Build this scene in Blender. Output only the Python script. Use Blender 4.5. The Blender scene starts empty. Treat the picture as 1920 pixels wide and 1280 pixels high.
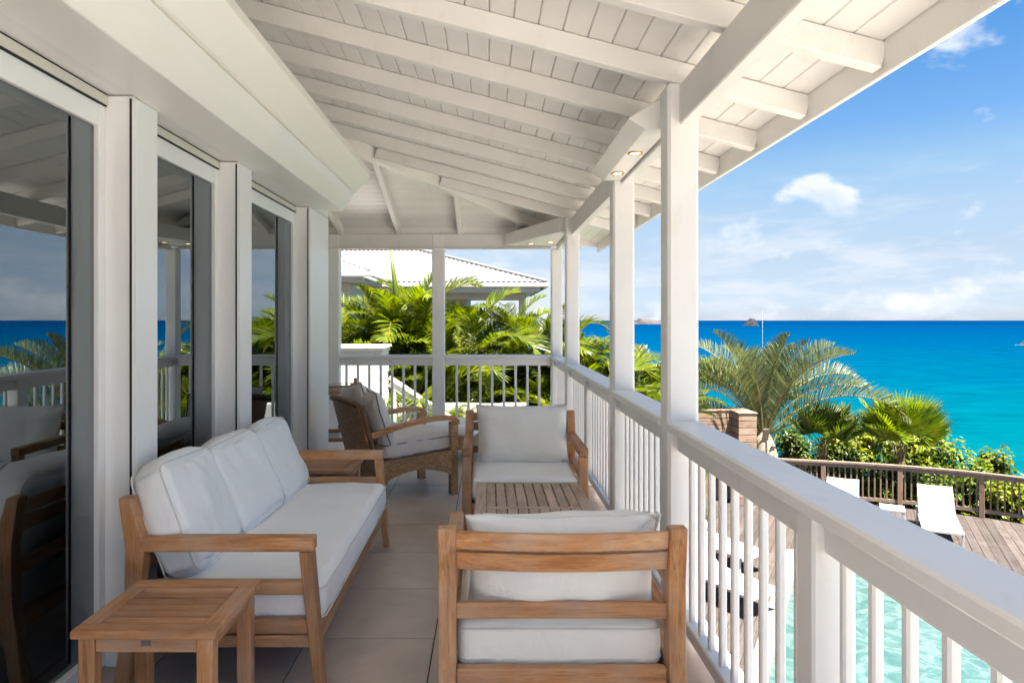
import bpy, bmesh, math, random
from mathutils import Vector, Matrix, Euler, noise as mnoise
PI = math.pi
R = math.radians
scene = bpy.context.scene
COL = scene.collection

# ------------------------------------------------------------------ camera
cam_d = bpy.data.cameras.new('camera')
cam = bpy.data.objects.new('camera', cam_d)
COL.objects.link(cam)
cam.location = (0, 0, 1.5)
cam.rotation_euler = (R(90), 0, 0)
cam_d.lens = 24
cam_d.sensor_width = 36
cam_d.shift_x = 45 / 1920
cam_d.shift_y = -40 / 1920
cam_d.clip_start = 0.05
cam_d.clip_end = 90000
scene.camera = cam

# ------------------------------------------------------------------ light
SUN = Vector((0.24, -0.26, 0.935)).normalized()
sun_d = bpy.data.lights.new('sun', 'SUN')
sun_d.energy = 5.0
sun_d.angle = R(0.53)
sun_d.color = (1.0, 0.93, 0.83)
sun = bpy.data.objects.new('sun', sun_d)
sun.rotation_euler = (-SUN).to_track_quat('-Z', 'Y').to_euler()
sun.location = (10, -10, 40)
COL.objects.link(sun)

world = bpy.data.worlds.new('World')
scene.world = world
world.use_nodes = True
wt = world.node_tree
for n in list(wt.nodes):
    wt.nodes.remove(n)


def nd(nt, t, **kw):
    n = nt.nodes.new(t)
    for k, v in kw.items():
        if k.startswith('i_'):
            n.inputs[k[2:].replace('_', ' ')].default_value = v
        else:
            setattr(n, k, v)
    return n


def ramp(nt, stops, interp='LINEAR'):
    n = nt.nodes.new('ShaderNodeValToRGB')
    cr = n.color_ramp
    cr.interpolation = interp
    while len(cr.elements) > 1:
        cr.elements.remove(cr.elements[-1])
    for i, (p, c) in enumerate(stops):
        e = cr.elements[0] if i == 0 else cr.elements.new(p)
        e.position = p
        e.color = (*c, 1) if len(c) == 3 else c
    return n


SKY_STRENGTH = 0.05
sky = nd(wt, 'ShaderNodeTexSky', sky_type='NISHITA', sun_disc=False, sun_elevation=math.asin(SUN.z),
         sun_rotation=math.atan2(SUN.x, SUN.y), altitude=0, air_density=1.0, dust_density=0.3, ozone_density=2.0)
tc = nd(wt, 'ShaderNodeTexCoord')
sep = nd(wt, 'ShaderNodeSeparateXYZ')
wt.links.new(tc.outputs['Generated'], sep.inputs[0])
# puffy cumulus
mp = nd(wt, 'ShaderNodeMapping')
CLOC = Vector((10.38, 12.81, 10.0))
mp.inputs['Scale'].default_value = (9.0, 9.0, 14.0)
mp.inputs['Location'].default_value = CLOC
wt.links.new(tc.outputs['Generated'], mp.inputs[0])
n1 = nd(wt, 'ShaderNodeTexNoise', i_Scale=1.0, i_Detail=5.0, i_Roughness=0.52, i_Distortion=0.15)
wt.links.new(mp.outputs[0], n1.inputs['Vector'])
r1 = ramp(wt, [(0.55, (0, 0, 0)), (0.68, (1, 1, 1))], 'EASE')
wt.links.new(n1.outputs[0], r1.inputs[0])
# flat bands of small cloud low over the sea
mp2 = nd(wt, 'ShaderNodeMapping')
mp2.inputs['Scale'].default_value = (7, 7, 34)
mp2.inputs['Location'].default_value = (1.3, 0.4, 2.2)
wt.links.new(tc.outputs['Generated'], mp2.inputs[0])
n2 = nd(wt, 'ShaderNodeTexNoise', i_Scale=1.0, i_Detail=5.0, i_Roughness=0.6, i_Distortion=0.2)
wt.links.new(mp2.outputs[0], n2.inputs['Vector'])
r2 = ramp(wt, [(0.46, (0, 0, 0)), (0.66, (1, 1, 1))])
wt.links.new(n2.outputs[0], r2.inputs[0])
low = ramp(wt, [(0.0, (1, 1, 1)), (0.08, (0.8, 0.8, 0.8)), (0.22, (0, 0, 0))])
wt.links.new(sep.outputs[2], low.inputs[0])
lowm = nd(wt, 'ShaderNodeMath', operation='MULTIPLY')
wt.links.new(r2.outputs[0], lowm.inputs[0])
wt.links.new(low.outputs[0], lowm.inputs[1])
lowm2 = nd(wt, 'ShaderNodeMath', operation='MULTIPLY')
lowm2.inputs[1].default_value = 0.7
wt.links.new(lowm.outputs[0], lowm2.inputs[0])
# shading of the clouds: a second sample, offset upwards, darkens the bases
n3 = nd(wt, 'ShaderNodeTexNoise', i_Scale=1.0, i_Detail=4.0, i_Roughness=0.5)
mp3 = nd(wt, 'ShaderNodeMapping')
mp3.inputs['Scale'].default_value = (9.0, 9.0, 14.0)
mp3.inputs['Location'].default_value = CLOC + Vector((0, 0, 0.35))
wt.links.new(tc.outputs['Generated'], mp3.inputs[0])
wt.links.new(mp3.outputs[0], n3.inputs['Vector'])
r3 = ramp(wt, [(0.42, (4.1, 4.15, 4.25)), (0.66, (3.0, 3.35, 3.8))])
wt.links.new(n3.outputs[0], r3.inputs[0])
hs = nd(wt, 'ShaderNodeHueSaturation', i_Saturation=1.0, i_Value=0.72)
wt.links.new(sky.outputs[0], hs.inputs['Color'])
tint = ramp(wt, [(0.0, (0.55, 0.66, 1.02)), (0.02, (0.55, 0.65, 0.98)), (0.05, (0.60, 0.63, 0.82)), (0.085, (0.70, 0.67, 0.75)), (0.14, (0.83, 0.79, 0.79)), (0.2, (0.78, 0.86, 0.86)), (0.25, (0.54, 0.77, 0.93)), (0.37, (0.34, 0.71, 0.95)), (0.6, (0.5, 0.82, 1.0)), (1.0, (0.6, 0.85, 1.0))])
wt.links.new(sep.outputs[2], tint.inputs[0])
tm = nd(wt, 'ShaderNodeMixRGB', blend_type='MULTIPLY')
tm.inputs[0].default_value = 1.0
wt.links.new(hs.outputs[0], tm.inputs[1])
wt.links.new(tint.outputs[0], tm.inputs[2])
mx1 = nd(wt, 'ShaderNodeMixRGB')
wt.links.new(lowm2.outputs[0], mx1.inputs[0])
wt.links.new(tm.outputs[0], mx1.inputs[1])
mx1.inputs[2].default_value = (3.4, 3.55, 3.75, 1)
pm = nd(wt, 'ShaderNodeMath', operation='MULTIPLY')
pm.inputs[1].default_value = 0.82
wt.links.new(r1.outputs[0], pm.inputs[0])
mx2 = nd(wt, 'ShaderNodeMixRGB')
wt.links.new(pm.outputs[0], mx2.inputs[0])
wt.links.new(mx1.outputs[0], mx2.inputs[1])
wt.links.new(r3.outputs[0], mx2.inputs[2])
bg = nd(wt, 'ShaderNodeBackground')
bg.inputs[1].default_value = SKY_STRENGTH
wt.links.new(mx2.outputs[0], bg.inputs[0])
wo = nd(wt, 'ShaderNodeOutputWorld')
wt.links.new(bg.outputs[0], wo.inputs[0])

scene.view_settings.view_transform = 'Standard'
scene.view_settings.look = 'None'
scene.view_settings.gamma = 1
scene.view_settings.exposure = 2.46
scene.view_settings.use_curve_mapping = False
scene.render.engine = 'CYCLES'
scene.cycles.max_bounces = 8
scene.cycles.diffuse_bounces = 5
scene.cycles.glossy_bounces = 4
scene.cycles.transmission_bounces = 4
scene.cycles.transparent_max_bounces = 12
scene.cycles.caustics_reflective = False
scene.cycles.caustics_refractive = False
scene.cycles.sample_clamp_indirect = 6
scene.cycles.use_denoising = True
scene.cycles.use_adaptive_sampling = True
scene.cycles.adaptive_threshold = 0.025

# ------------------------------------------------------------------ materials
M = {}


def newmat(name):
    m = bpy.data.materials.new(name)
    m.use_nodes = True
    nt = m.node_tree
    for n in list(nt.nodes):
        nt.nodes.remove(n)
    out = nd(nt, 'ShaderNodeOutputMaterial')
    M[name] = m
    return m, nt, out


def principled(nt, out, col=None, rough=0.5, spec=0.5):
    p = nd(nt, 'ShaderNodeBsdfPrincipled')
    if col is not None:
        p.inputs['Base Color'].default_value = (*col, 1)
    p.inputs['Roughness'].default_value = rough
    p.inputs['Specular IOR Level'].default_value = spec
    nt.links.new(p.outputs[0], out.inputs[0])
    return p


def objvec(nt, scale=(1, 1, 1), rnd=True, coord='Object'):
    t = nd(nt, 'ShaderNodeTexCoord')
    m = nd(nt, 'ShaderNodeMapping')
    m.inputs['Scale'].default_value = scale
    if rnd:
        oi = nd(nt, 'ShaderNodeObjectInfo')
        mu = nd(nt, 'ShaderNodeMath', operation='MULTIPLY')
        mu.inputs[1].default_value = 37.0
        nt.links.new(oi.outputs['Random'], mu.inputs[0])
        cx = nd(nt, 'ShaderNodeCombineXYZ')
        for i in range(3):
            nt.links.new(mu.outputs[0], cx.inputs[i])
        nt.links.new(cx.outputs[0], m.inputs['Location'])
    nt.links.new(t.outputs[coord], m.inputs[0])
    return m.outputs[0]


def noise(nt, vec, scale, detail=4, rough=0.55, dist=0.0):
    n = nd(nt, 'ShaderNodeTexNoise')
    n.inputs['Scale'].default_value = scale
    n.inputs['Detail'].default_value = detail
    n.inputs['Roughness'].default_value = rough
    n.inputs['Distortion'].default_value = dist
    nt.links.new(vec, n.inputs['Vector'])
    return n.outputs[0]


def bump(nt, h, p, strength=0.2, dist=0.01, prev=None):
    b = nd(nt, 'ShaderNodeBump')
    b.inputs['Strength'].default_value = strength
    b.inputs['Distance'].default_value = dist
    nt.links.new(h, b.inputs['Height'])
    if prev:
        nt.links.new(prev, b.inputs['Normal'])
    nt.links.new(b.outputs[0], p.inputs['Normal'])
    return b.outputs[0]


def rndval(nt, colsock, amt=0.15, sat=0.0):
    """vary value a little for each object"""
    oi = nd(nt, 'ShaderNodeObjectInfo')
    mr = nd(nt, 'ShaderNodeMapRange')
    mr.inputs['To Min'].default_value = 1 - amt
    mr.inputs['To Max'].default_value = 1 + amt
    nt.links.new(oi.outputs['Random'], mr.inputs[0])
    h = nd(nt, 'ShaderNodeHueSaturation')
    nt.links.new(mr.outputs[0], h.inputs['Value'])
    nt.links.new(colsock, h.inputs['Color'])
    return h.outputs[0]


def paint(name, col, rough=0.4, bmp=0.06, var=0.04):
    m, nt, out = newmat(name)
    p = principled(nt, out, col, rough)
    v = objvec(nt, (1, 1, 1))
    f = noise(nt, v, 2.3, 2, 0.6)
    r = ramp(nt, [(0.3, tuple(c * (1 - var) for c in col)), (0.7, tuple(min(1, c * (1 + var * 0.4)) for c in col))])
    nt.links.new(f, r.inputs[0])
    nt.links.new(rndval(nt, r.outputs[0], 0.012), p.inputs['Base Color'])
    g = noise(nt, v, 60, 1, 0.6)
    if name in ('white_paint', 'ceiling_paint'):
        st_ = noise(nt, objvec(nt, (1.2, 1.2, 0.5)), 5.0, 4, 0.7, 0.5)
        rs = ramp(nt, [(0.56, (0, 0, 0)), (0.74, (0.55, 0.55, 0.55))])
        nt.links.new(st_, rs.inputs[0])
        ms = nd(nt, 'ShaderNodeMixRGB', blend_type='MULTIPLY')
        nt.links.new(rs.outputs[0], ms.inputs[0])
        nt.links.new(rndval(nt, r.outputs[0], 0.03), ms.inputs[1])
        ms.inputs[2].default_value = (0.88, 0.845, 0.77, 1)
        nt.links.new(ms.outputs[0], p.inputs['Base Color'])
        g = noise(nt, objvec(nt, (40, 40, 40)), 1.0, 2, 0.7, 0.6)
    bump(nt, g, p, bmp, 0.004)
    return m


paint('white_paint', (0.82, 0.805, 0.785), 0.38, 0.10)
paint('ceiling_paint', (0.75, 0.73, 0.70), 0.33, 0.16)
paint('cassette_white', (0.84, 0.82, 0.765), 0.28, 0.02, 0.02)
paint('frame_white', (0.86, 0.85, 0.84), 0.3, 0.02, 0.02)
paint('frame_beige', (0.66, 0.63, 0.54), 0.35, 0.02, 0.03)
paint('render_white', (0.42, 0.415, 0.40), 0.8, 0.5, 0.07)
paint('black_gap', (0.012, 0.012, 0.012), 0.6, 0.0, 0.0)
paint('dark_frame', (0.12, 0.12, 0.12), 0.35, 0.0, 0.05)
paint('lounger_white', (0.5, 0.5, 0.495), 0.6, 0.1, 0.03)
paint('brass', (0.55, 0.36, 0.12), 0.3, 0.0, 0.02)
M['brass'].node_tree.nodes['Principled BSDF'].inputs['Metallic'].default_value = 0.9
paint('steel', (0.55, 0.55, 0.55), 0.3, 0.0, 0.02)
M['steel'].node_tree.nodes['Principled BSDF'].inputs['Metallic'].default_value = 0.9
paint('rubber', (0.03, 0.025, 0.02), 0.6, 0.1, 0.05)
paint('room_wall', (0.70, 0.69, 0.67), 0.8, 0.05, 0.04)
paint('room_floor', (0.36, 0.33, 0.30), 0.4, 0.05, 0.1)
paint('grey_cloth', (0.36, 0.36, 0.37), 0.9, 0.4, 0.12)
paint('cabinet_grey', (0.10, 0.10, 0.105), 0.35, 0.0, 0.05)
paint('plaque', (0.16, 0.15, 0.15), 0.4, 0.1, 0.1)


def wood(name, dark, mid, light, axis='X', grey=None, greyamt=0.5, rough=0.5, fine=1.0, var=0.16, stretch=1.0):
    m, nt, out = newmat(name)
    p = principled(nt, out, mid, rough, 0.35)
    s = {'X': (0.9, 9, 9), 'Z': (9, 9, 0.9), 'Y': (9, 0.9, 9)}[axis]
    s = tuple(k * stretch if k < 1 else k for k in s)
    v = objvec(nt, s)
    a = noise(nt, v, 3.2, 6, 0.62, 0.7)
    r = ramp(nt, [(0.28, dark), (0.5, mid), (0.72, light)])
    nt.links.new(a, r.inputs[0])
    s2 = tuple(k * 1.0 for k in {'X': (2.5, 60, 60), 'Z': (60, 60, 2.5), 'Y': (60, 2.5, 60)}[axis])
    v2 = objvec(nt, s2)
    b = noise(nt, v2, 3.0, 3, 0.7)
    r2 = ramp(nt, [(0.32, (0.50, 0.44, 0.40)), (0.47, (0.92, 0.90, 0.88)), (0.66, (1.12, 1.12, 1.10))])
    nt.links.new(b, r2.inputs[0])
    mu = nd(nt, 'ShaderNodeMixRGB', blend_type='MULTIPLY')
    mu.inputs[0].default_value = 0.75 * fine
    nt.links.new(r.outputs[0], mu.inputs[1])
    nt.links.new(r2.outputs[0], mu.inputs[2])
    c = mu.outputs[0]
    if grey:
        v3 = objvec(nt, (1, 1, 1))
        g = noise(nt, v3, 4.0, 5, 0.65, 0.4)
        r3 = ramp(nt, [(0.40, (0, 0, 0)), (0.68, (greyamt,) * 3)])
        nt.links.new(g, r3.inputs[0])
        mg = nd(nt, 'ShaderNodeMixRGB')
        nt.links.new(r3.outputs[0], mg.inputs[0])
        nt.links.new(c, mg.inputs[1])
        mg.inputs[2].default_value = (*grey, 1)
        c = mg.outputs[0]
    nt.links.new(rndval(nt, c, var), p.inputs['Base Color'])
    bump(nt, b, p, 0.25, 0.002)
    return m


TEAK = ((0.29, 0.115, 0.04), (0.49, 0.225, 0.09), (0.60, 0.33, 0.155))
for ax in 'XYZ':
    wood('teak_' + ax, *TEAK, axis=ax, grey=(0.47, 0.35, 0.26), greyamt=0.6, var=0.26)
wood('teak_grey_X', (0.27, 0.18, 0.125), (0.45, 0.325, 0.245), (0.56, 0.43, 0.34), axis='X', grey=(0.54, 0.43, 0.36), greyamt=0.6)
wood('teak_grey_Y', (0.27, 0.18, 0.125), (0.45, 0.325, 0.245), (0.56, 0.43, 0.34), axis='Y', grey=(0.54, 0.43, 0.36), greyamt=0.6)
wood('teak_grey_Z', (0.27, 0.18, 0.125), (0.45, 0.325, 0.245), (0.56, 0.43, 0.34), axis='Z', grey=(0.54, 0.43, 0.36), greyamt=0.6)
wood('deck_wood', (0.034, 0.024, 0.020), (0.065, 0.05, 0.044), (0.095, 0.08, 0.073), axis='X', grey=(0.125, 0.108, 0.10), greyamt=0.4, rough=0.75, var=0.22, stretch=0.15)
wood('rail_wood_X', (0.14, 0.09, 0.065), (0.26, 0.19, 0.145), (0.34, 0.28, 0.235), axis='X', grey=(0.20, 0.16, 0.135), greyamt=0.7, rough=0.7)
wood('rail_wood_Z', (0.14, 0.075, 0.048), (0.26, 0.165, 0.115), (0.34, 0.25, 0.20), axis='Z', grey=(0.20, 0.16, 0.135), greyamt=0.6, rough=0.7)
wood('screen_wood', (0.17, 0.085, 0.045), (0.28, 0.175, 0.11), (0.36, 0.275, 0.20), axis='X', grey=(0.30, 0.25, 0.205), greyamt=0.8, rough=0.75)

# floor tile
m, nt, out = newmat('tile')
p = principled(nt, out, (0.40, 0.345, 0.30), 0.38, 0.4)
v = objvec(nt)
a = noise(nt, v, 3.0, 6, 0.65, 0.3)
r = ramp(nt, [(0.3, (0.435, 0.368, 0.328)), (0.7, (0.57, 0.49, 0.44))])
nt.links.new(a, r.inputs[0])
nt.links.new(rndval(nt, r.outputs[0], 0.07), p.inputs['Base Color'])
rr_ = ramp(nt, [(0.3, (0.28, 0.28, 0.28)), (0.7, (0.5, 0.5, 0.5))])
nt.links.new(noise(nt, v, 5.0, 4, 0.6), rr_.inputs[0])
nt.links.new(rr_.outputs[0], p.inputs['Roughness'])
b = noise(nt, v, 90, 3)
bump(nt, b, p, 0.08, 0.002)
paint('grout', (0.09, 0.075, 0.065), 0.9, 0.2, 0.1)

# cushion cloth
def cloth(name, col, rough=0.9):
    m, nt, out = newmat(name)
    p = principled(nt, out, col, rough, 0.2)
    p.inputs['Sheen Weight'].default_value = 0.15
    v = objvec(nt)
    a = noise(nt, v, 2.5, 4, 0.6)
    r = ramp(nt, [(0.3, tuple(c * 0.93 for c in col)), (0.7, col)])
    nt.links.new(a, r.inputs[0])
    nt.links.new(r.outputs[0], p.inputs['Base Color'])
    w = noise(nt, v, 9, 5, 0.55, 1.2)
    b1 = bump(nt, w, p, 0.42, 0.016)
    f = noise(nt, v, 420, 2)
    bump(nt, f, p, 0.25, 0.0012, b1)
    return m


cloth('cushion_white', (0.90, 0.90, 0.90))
cloth('cushion_cream', (0.86, 0.845, 0.81))
cloth('cushion_pink', (0.76, 0.70, 0.655))
paint('piping_dark', (0.13, 0.115, 0.10), 0.8, 0.0, 0.05)
paint('piping_white', (0.70, 0.69, 0.66), 0.8, 0.0, 0.03)

# wicker (uv in metres)
m, nt, out = newmat('wicker')
p = principled(nt, out, (0.3, 0.16, 0.08), 0.5, 0.35)
t = nd(nt, 'ShaderNodeTexCoord')
bt = nd(nt, 'ShaderNodeTexBrick')
bt.inputs['Color1'].default_value = (0.47, 0.26, 0.13, 1)
bt.inputs['Color2'].default_value = (0.70, 0.45, 0.25, 1)
bt.inputs['Mortar'].default_value = (0.16, 0.08, 0.038, 1)
bt.inputs['Scale'].default_value = 1.0
bt.inputs['Mortar Size'].default_value = 0.0022
bt.inputs['Mortar Smooth'].default_value = 0.6
bt.inputs['Brick Width'].default_value = 0.032
bt.inputs['Row Height'].default_value = 0.0125
nt.links.new(t.outputs['UV'], bt.inputs['Vector'])
nt.links.new(bt.outputs['Color'], p.inputs['Base Color'])
inv = nd(nt, 'ShaderNodeMath', operation='SUBTRACT')
inv.inputs[0].default_value = 1.0
nt.links.new(bt.outputs['Fac'], inv.inputs[1])
bump(nt, inv.outputs[0], p, 0.9, 0.006)

# glass of the doors
m, nt, out = newmat('door_glass')
tr = nd(nt, 'ShaderNodeBsdfTransparent')
tr.inputs[0].default_value = (0.90, 0.93, 0.92, 1)
gl = nd(nt, 'ShaderNodeBsdfGlossy')
gl.inputs['Roughness'].default_value = 0.0
gl.inputs[0].default_value = (0.86, 0.95, 1.0, 1)
fr = nd(nt, 'ShaderNodeFresnel')
fr.inputs[0].default_value = 3.2
mixs = nd(nt, 'ShaderNodeMixShader')
nt.links.new(fr.outputs[0], mixs.inputs[0])
nt.links.new(tr.outputs[0], mixs.inputs[1])
nt.links.new(gl.outputs[0], mixs.inputs[2])
nt.links.new(mixs.outputs[0], out.inputs[0])

m, nt, out = newmat('lamp_glow')
e = nd(nt, 'ShaderNodeEmission')
e.inputs[0].default_value = (1.0, 0.78, 0.45, 1)
e.inputs[1].default_value = 2.5
nt.links.new(e.outputs[0], out.inputs[0])


def leafmat(name, c1, c2, trans=0.4, rough=0.45, seed_amt=0.25):
    m, nt, out = newmat(name)
    v = objvec(nt)
    a = noise(nt, v, 3.5, 4, 0.6)
    r = ramp(nt, [(0.3, c1), (0.7, c2)])
    nt.links.new(a, r.inputs[0])
    gm = nd(nt, 'ShaderNodeNewGeometry')
    ri = ramp(nt, [(0.0, (0.55, 0.62, 0.6)), (0.45, (1, 1, 1)), (0.9, (1.2, 1.12, 0.9)), (0.965, (1.25, 0.9, 0.7)), (1.0, (1.3, 0.75, 0.6))])
    nt.links.new(gm.outputs['Random Per Island'], ri.inputs[0])
    mi = nd(nt, 'ShaderNodeMixRGB', blend_type='MULTIPLY')
    mi.inputs[0].default_value = 1.0
    nt.links.new(r.outputs[0], mi.inputs[1])
    nt.links.new(ri.outputs[0], mi.inputs[2])
    c = rndval(nt, mi.outputs[0], seed_amt)
    p = nd(nt, 'ShaderNodeBsdfPrincipled')
    p.inputs['Roughness'].default_value = rough
    p.inputs['Specular IOR Level'].default_value = 0.35
    nt.links.new(c, p.inputs['Base Color'])
    tl = nd(nt, 'ShaderNodeBsdfTranslucent')
    h = nd(nt, 'ShaderNodeHueSaturation', i_Saturation=1.15, i_Value=1.3)
    nt.links.new(c, h.inputs['Color'])
    nt.links.new(h.outputs[0], tl.inputs[0])
    mxs = nd(nt, 'ShaderNodeMixShader')
    mxs.inputs[0].default_value = trans
    nt.links.new(p.outputs[0], mxs.inputs[1])
    nt.links.new(tl.outputs[0], mxs.inputs[2])
    nt.links.new(mxs.outputs[0], out.inputs[0])
    return m


leafmat('areca_leaf', (0.056, 0.102, 0.008), (0.18, 0.215, 0.016), 0.42, 0.4, 0.35)
leafmat('areca_spear', (0.11, 0.16, 0.012), (0.15, 0.20, 0.02), 0.45, 0.4, 0.1)
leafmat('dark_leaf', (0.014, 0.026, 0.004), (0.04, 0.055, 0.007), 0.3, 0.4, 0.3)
leafmat('silver_leaf', (0.085, 0.115, 0.045), (0.165, 0.195, 0.090), 0.3, 0.45, 0.15)
leafmat('fan_leaf', (0.16, 0.25, 0.02), (0.33, 0.38, 0.05), 0.35, 0.35, 0.2)
leafmat('fan_leaf_dark', (0.10, 0.16, 0.028), (0.20, 0.26, 0.052), 0.3, 0.35, 0.2)
leafmat('shrub_leaf', (0.045, 0.095, 0.006), (0.13, 0.19, 0.013), 0.35, 0.4, 0.25)
leafmat('shrub_bright', (0.12, 0.18, 0.009), (0.26, 0.29, 0.016), 0.4, 0.4, 0.2)
leafmat('shrub_olive', (0.055, 0.06, 0.022), (0.12, 0.12, 0.05), 0.3, 0.5, 0.2)
paint('stem_green', (0.13, 0.14, 0.03), 0.5, 0.1, 0.25)
paint('stem_yellow', (0.22, 0.19, 0.065), 0.5, 0.1, 0.2)
paint('palm_boot', (0.33, 0.28, 0.215), 0.8, 0.6, 0.3)
paint('palm_fibre', (0.22, 0.12, 0.06), 0.9, 0.8, 0.4)
paint('branch_grey', (0.22, 0.18, 0.14), 0.9, 0.6, 0.2)
paint('rock', (0.035, 0.032, 0.04), 0.9, 0.8, 0.35)
paint('rock_pale', (0.08, 0.065, 0.07), 0.9, 0.8, 0.45)
paint('surf', (0.35, 0.36, 0.36), 0.8, 0.2, 0.05)
paint('soil', (0.09, 0.075, 0.045), 0.95, 0.8, 0.4)
paint('roof_metal', (0.165, 0.165, 0.168), 0.4, 0.0, 0.03)
paint('rear_bounce_stone', (0.72, 0.70, 0.67), 0.7, 0.2, 0.1)  # pale, for the added paving behind the camera that reflects sun inwards
paint('bounce_stone', (0.42, 0.395, 0.36), 0.7, 0.2, 0.1)  # for the added lower paving that reflects sun upwards
paint('stone_coping', (0.30, 0.275, 0.245), 0.7, 0.2, 0.1)

# sea: colour of the water by its depth, which grows away from the shore
m, nt, out = newmat('sea_water')
p = nd(nt, 'ShaderNodeBsdfDiffuse')
nt.links.new(p.outputs[0], out.inputs[0])
g = nd(nt, 'ShaderNodeNewGeometry')
sp = nd(nt, 'ShaderNodeSeparateXYZ')
nt.links.new(g.outputs['Position'], sp.inputs[0])
mpn = nd(nt, 'ShaderNodeMapping')
mpn.inputs['Scale'].default_value = (0.004, 0.009, 0.0)
nt.links.new(g.outputs['Position'], mpn.inputs[0])
na = noise(nt, mpn.outputs[0], 1.0, 5, 0.6, 0.4)
lg = nd(nt, 'ShaderNodeMath', operation='LOGARITHM')
lg.inputs[1].default_value = 10.0
mxy = nd(nt, 'ShaderNodeMath', operation='MAXIMUM')
mxy.inputs[1].default_value = 20.0
nt.links.new(sp.outputs[1], mxy.inputs[0])
nt.links.new(mxy.outputs[0], lg.inputs[0])
ad = nd(nt, 'ShaderNodeMath', operation='MULTIPLY_ADD')
ad.inputs[1].default_value = 0.42
nt.links.new(na, ad.inputs[0])
nt.links.new(lg.outputs[0], ad.inputs[2])
mr = nd(nt, 'ShaderNodeMapRange')
mr.inputs['From Min'].default_value = 2.17
mr.inputs['From Max'].default_value = 3.97
nt.links.new(ad.outputs[0], mr.inputs[0])
r = ramp(nt, [(0.0, (0.002, 0.074, 0.086)), (0.16, (0.0, 0.060, 0.083)), (0.34, (0.0, 0.045, 0.086)), (0.55, (0.0, 0.033, 0.084)), (0.8, (0.0, 0.0255, 0.080)), (1.0, (0.0, 0.0205, 0.070))])
nt.links.new(mr.outputs[0], r.inputs[0])
mpw = nd(nt, 'ShaderNodeMapping')
mpw.inputs['Scale'].default_value = (0.035, 0.085, 0.0)
mpw.inputs['Rotation'].default_value = (0, 0, 0.12)
nt.links.new(g.outputs['Position'], mpw.inputs[0])
nw = noise(nt, mpw.outputs[0], 1.0, 8, 0.72, 0.3)
rw = ramp(nt, [(0.34, (0.62, 0.74, 0.82)), (0.5, (1.0, 1.0, 1.0)), (0.66, (1.5, 1.28, 1.16))])
nt.links.new(nw, rw.inputs[0])
mu = nd(nt, 'ShaderNodeMixRGB', blend_type='MULTIPLY')
mu.inputs[0].default_value = 0.8
nt.links.new(r.outputs[0], mu.inputs[1])
nt.links.new(rw.outputs[0], mu.inputs[2])
# scattered whitecaps
mpc = nd(nt, 'ShaderNodeMapping')
mpc.inputs['Scale'].default_value = (0.07, 0.22, 0.0)
nt.links.new(g.outputs['Position'], mpc.inputs[0])
nc = noise(nt, mpc.outputs[0], 1.0, 5, 0.75, 0.2)
rc = ramp(nt, [(0.73, (0, 0, 0)), (0.79, (0.7, 0.7, 0.7))])
nt.links.new(nc, rc.inputs[0])
mc = nd(nt, 'ShaderNodeMixRGB')
nt.links.new(rc.outputs[0], mc.inputs[0])
nt.links.new(mu.outputs[0], mc.inputs[1])
mc.inputs[2].default_value = (0.3, 0.33, 0.34, 1)
nt.links.new(mc.outputs[0], p.inputs['Color'])
bump(nt, nw, p, 0.35, 0.5)

m, nt, out = newmat('pool_water')
p = principled(nt, out, (0.25, 0.66, 0.62), 0.08, 0.25)
g = nd(nt, 'ShaderNodeNewGeometry')
nv = noise(nt, g.outputs['Position'], 3.2, 5, 0.6, 1.5)
r = ramp(nt, [(0.36, (0.042, 0.09, 0.087)), (0.5, (0.060, 0.118, 0.112)), (0.59, (0.105, 0.152, 0.146)), (0.66, (0.066, 0.122, 0.116))])
nt.links.new(nv, r.inputs[0])
nt.links.new(r.outputs[0], p.inputs['Base Color'])
bump(nt, nv, p, 0.25, 0.05)
paint('pool_plaster', (0.5, 0.72, 0.70), 0.7, 0.1, 0.05)

# ------------------------------------------------------------------ mesh helpers
def tag(o, label, cat, group=None):
    o['label'] = label
    o['category'] = cat
    if group:
        o['group'] = group
    return o


def struct(o):
    o['kind'] = 'structure'
    return o


def mk(name, me, mat, parent=None, loc=(0, 0, 0), rot=None, smooth=False):
    if mat is not None and len(me.materials) == 0:
        me.materials.append(M[mat] if isinstance(mat, str) else mat)
    if smooth:
        for f in me.polygons:
            f.use_smooth = True
    o = bpy.data.objects.new(name, me)
    COL.objects.link(o)
    o.location = loc
    if rot is not None:
        if len(rot) == 4:
            o.rotation_mode = 'QUATERNION'
            o.rotation_quaternion = rot
        else:
            o.rotation_euler = rot
    if parent is not None:
        o.parent = parent
    return o


def empty(name, loc=(0, 0, 0), rz=0.0):
    o = bpy.data.objects.new(name, None)
    o.empty_display_size = 0.2
    COL.objects.link(o)
    o.location = loc
    o.rotation_euler = (0, 0, rz)
    return o


def mesh(name, verts, faces, uvs=None):
    me = bpy.data.meshes.new(name)
    me.from_pydata([tuple(v) for v in verts], [], faces)
    if uvs:
        ul = me.uv_layers.new(name='uv')
        for pl in me.polygons:
            for li, vi in zip(pl.loop_indices, pl.vertices):
                ul.data[li].uv = uvs[vi]
    me.update()
    return me


_boxc = {}


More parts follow.
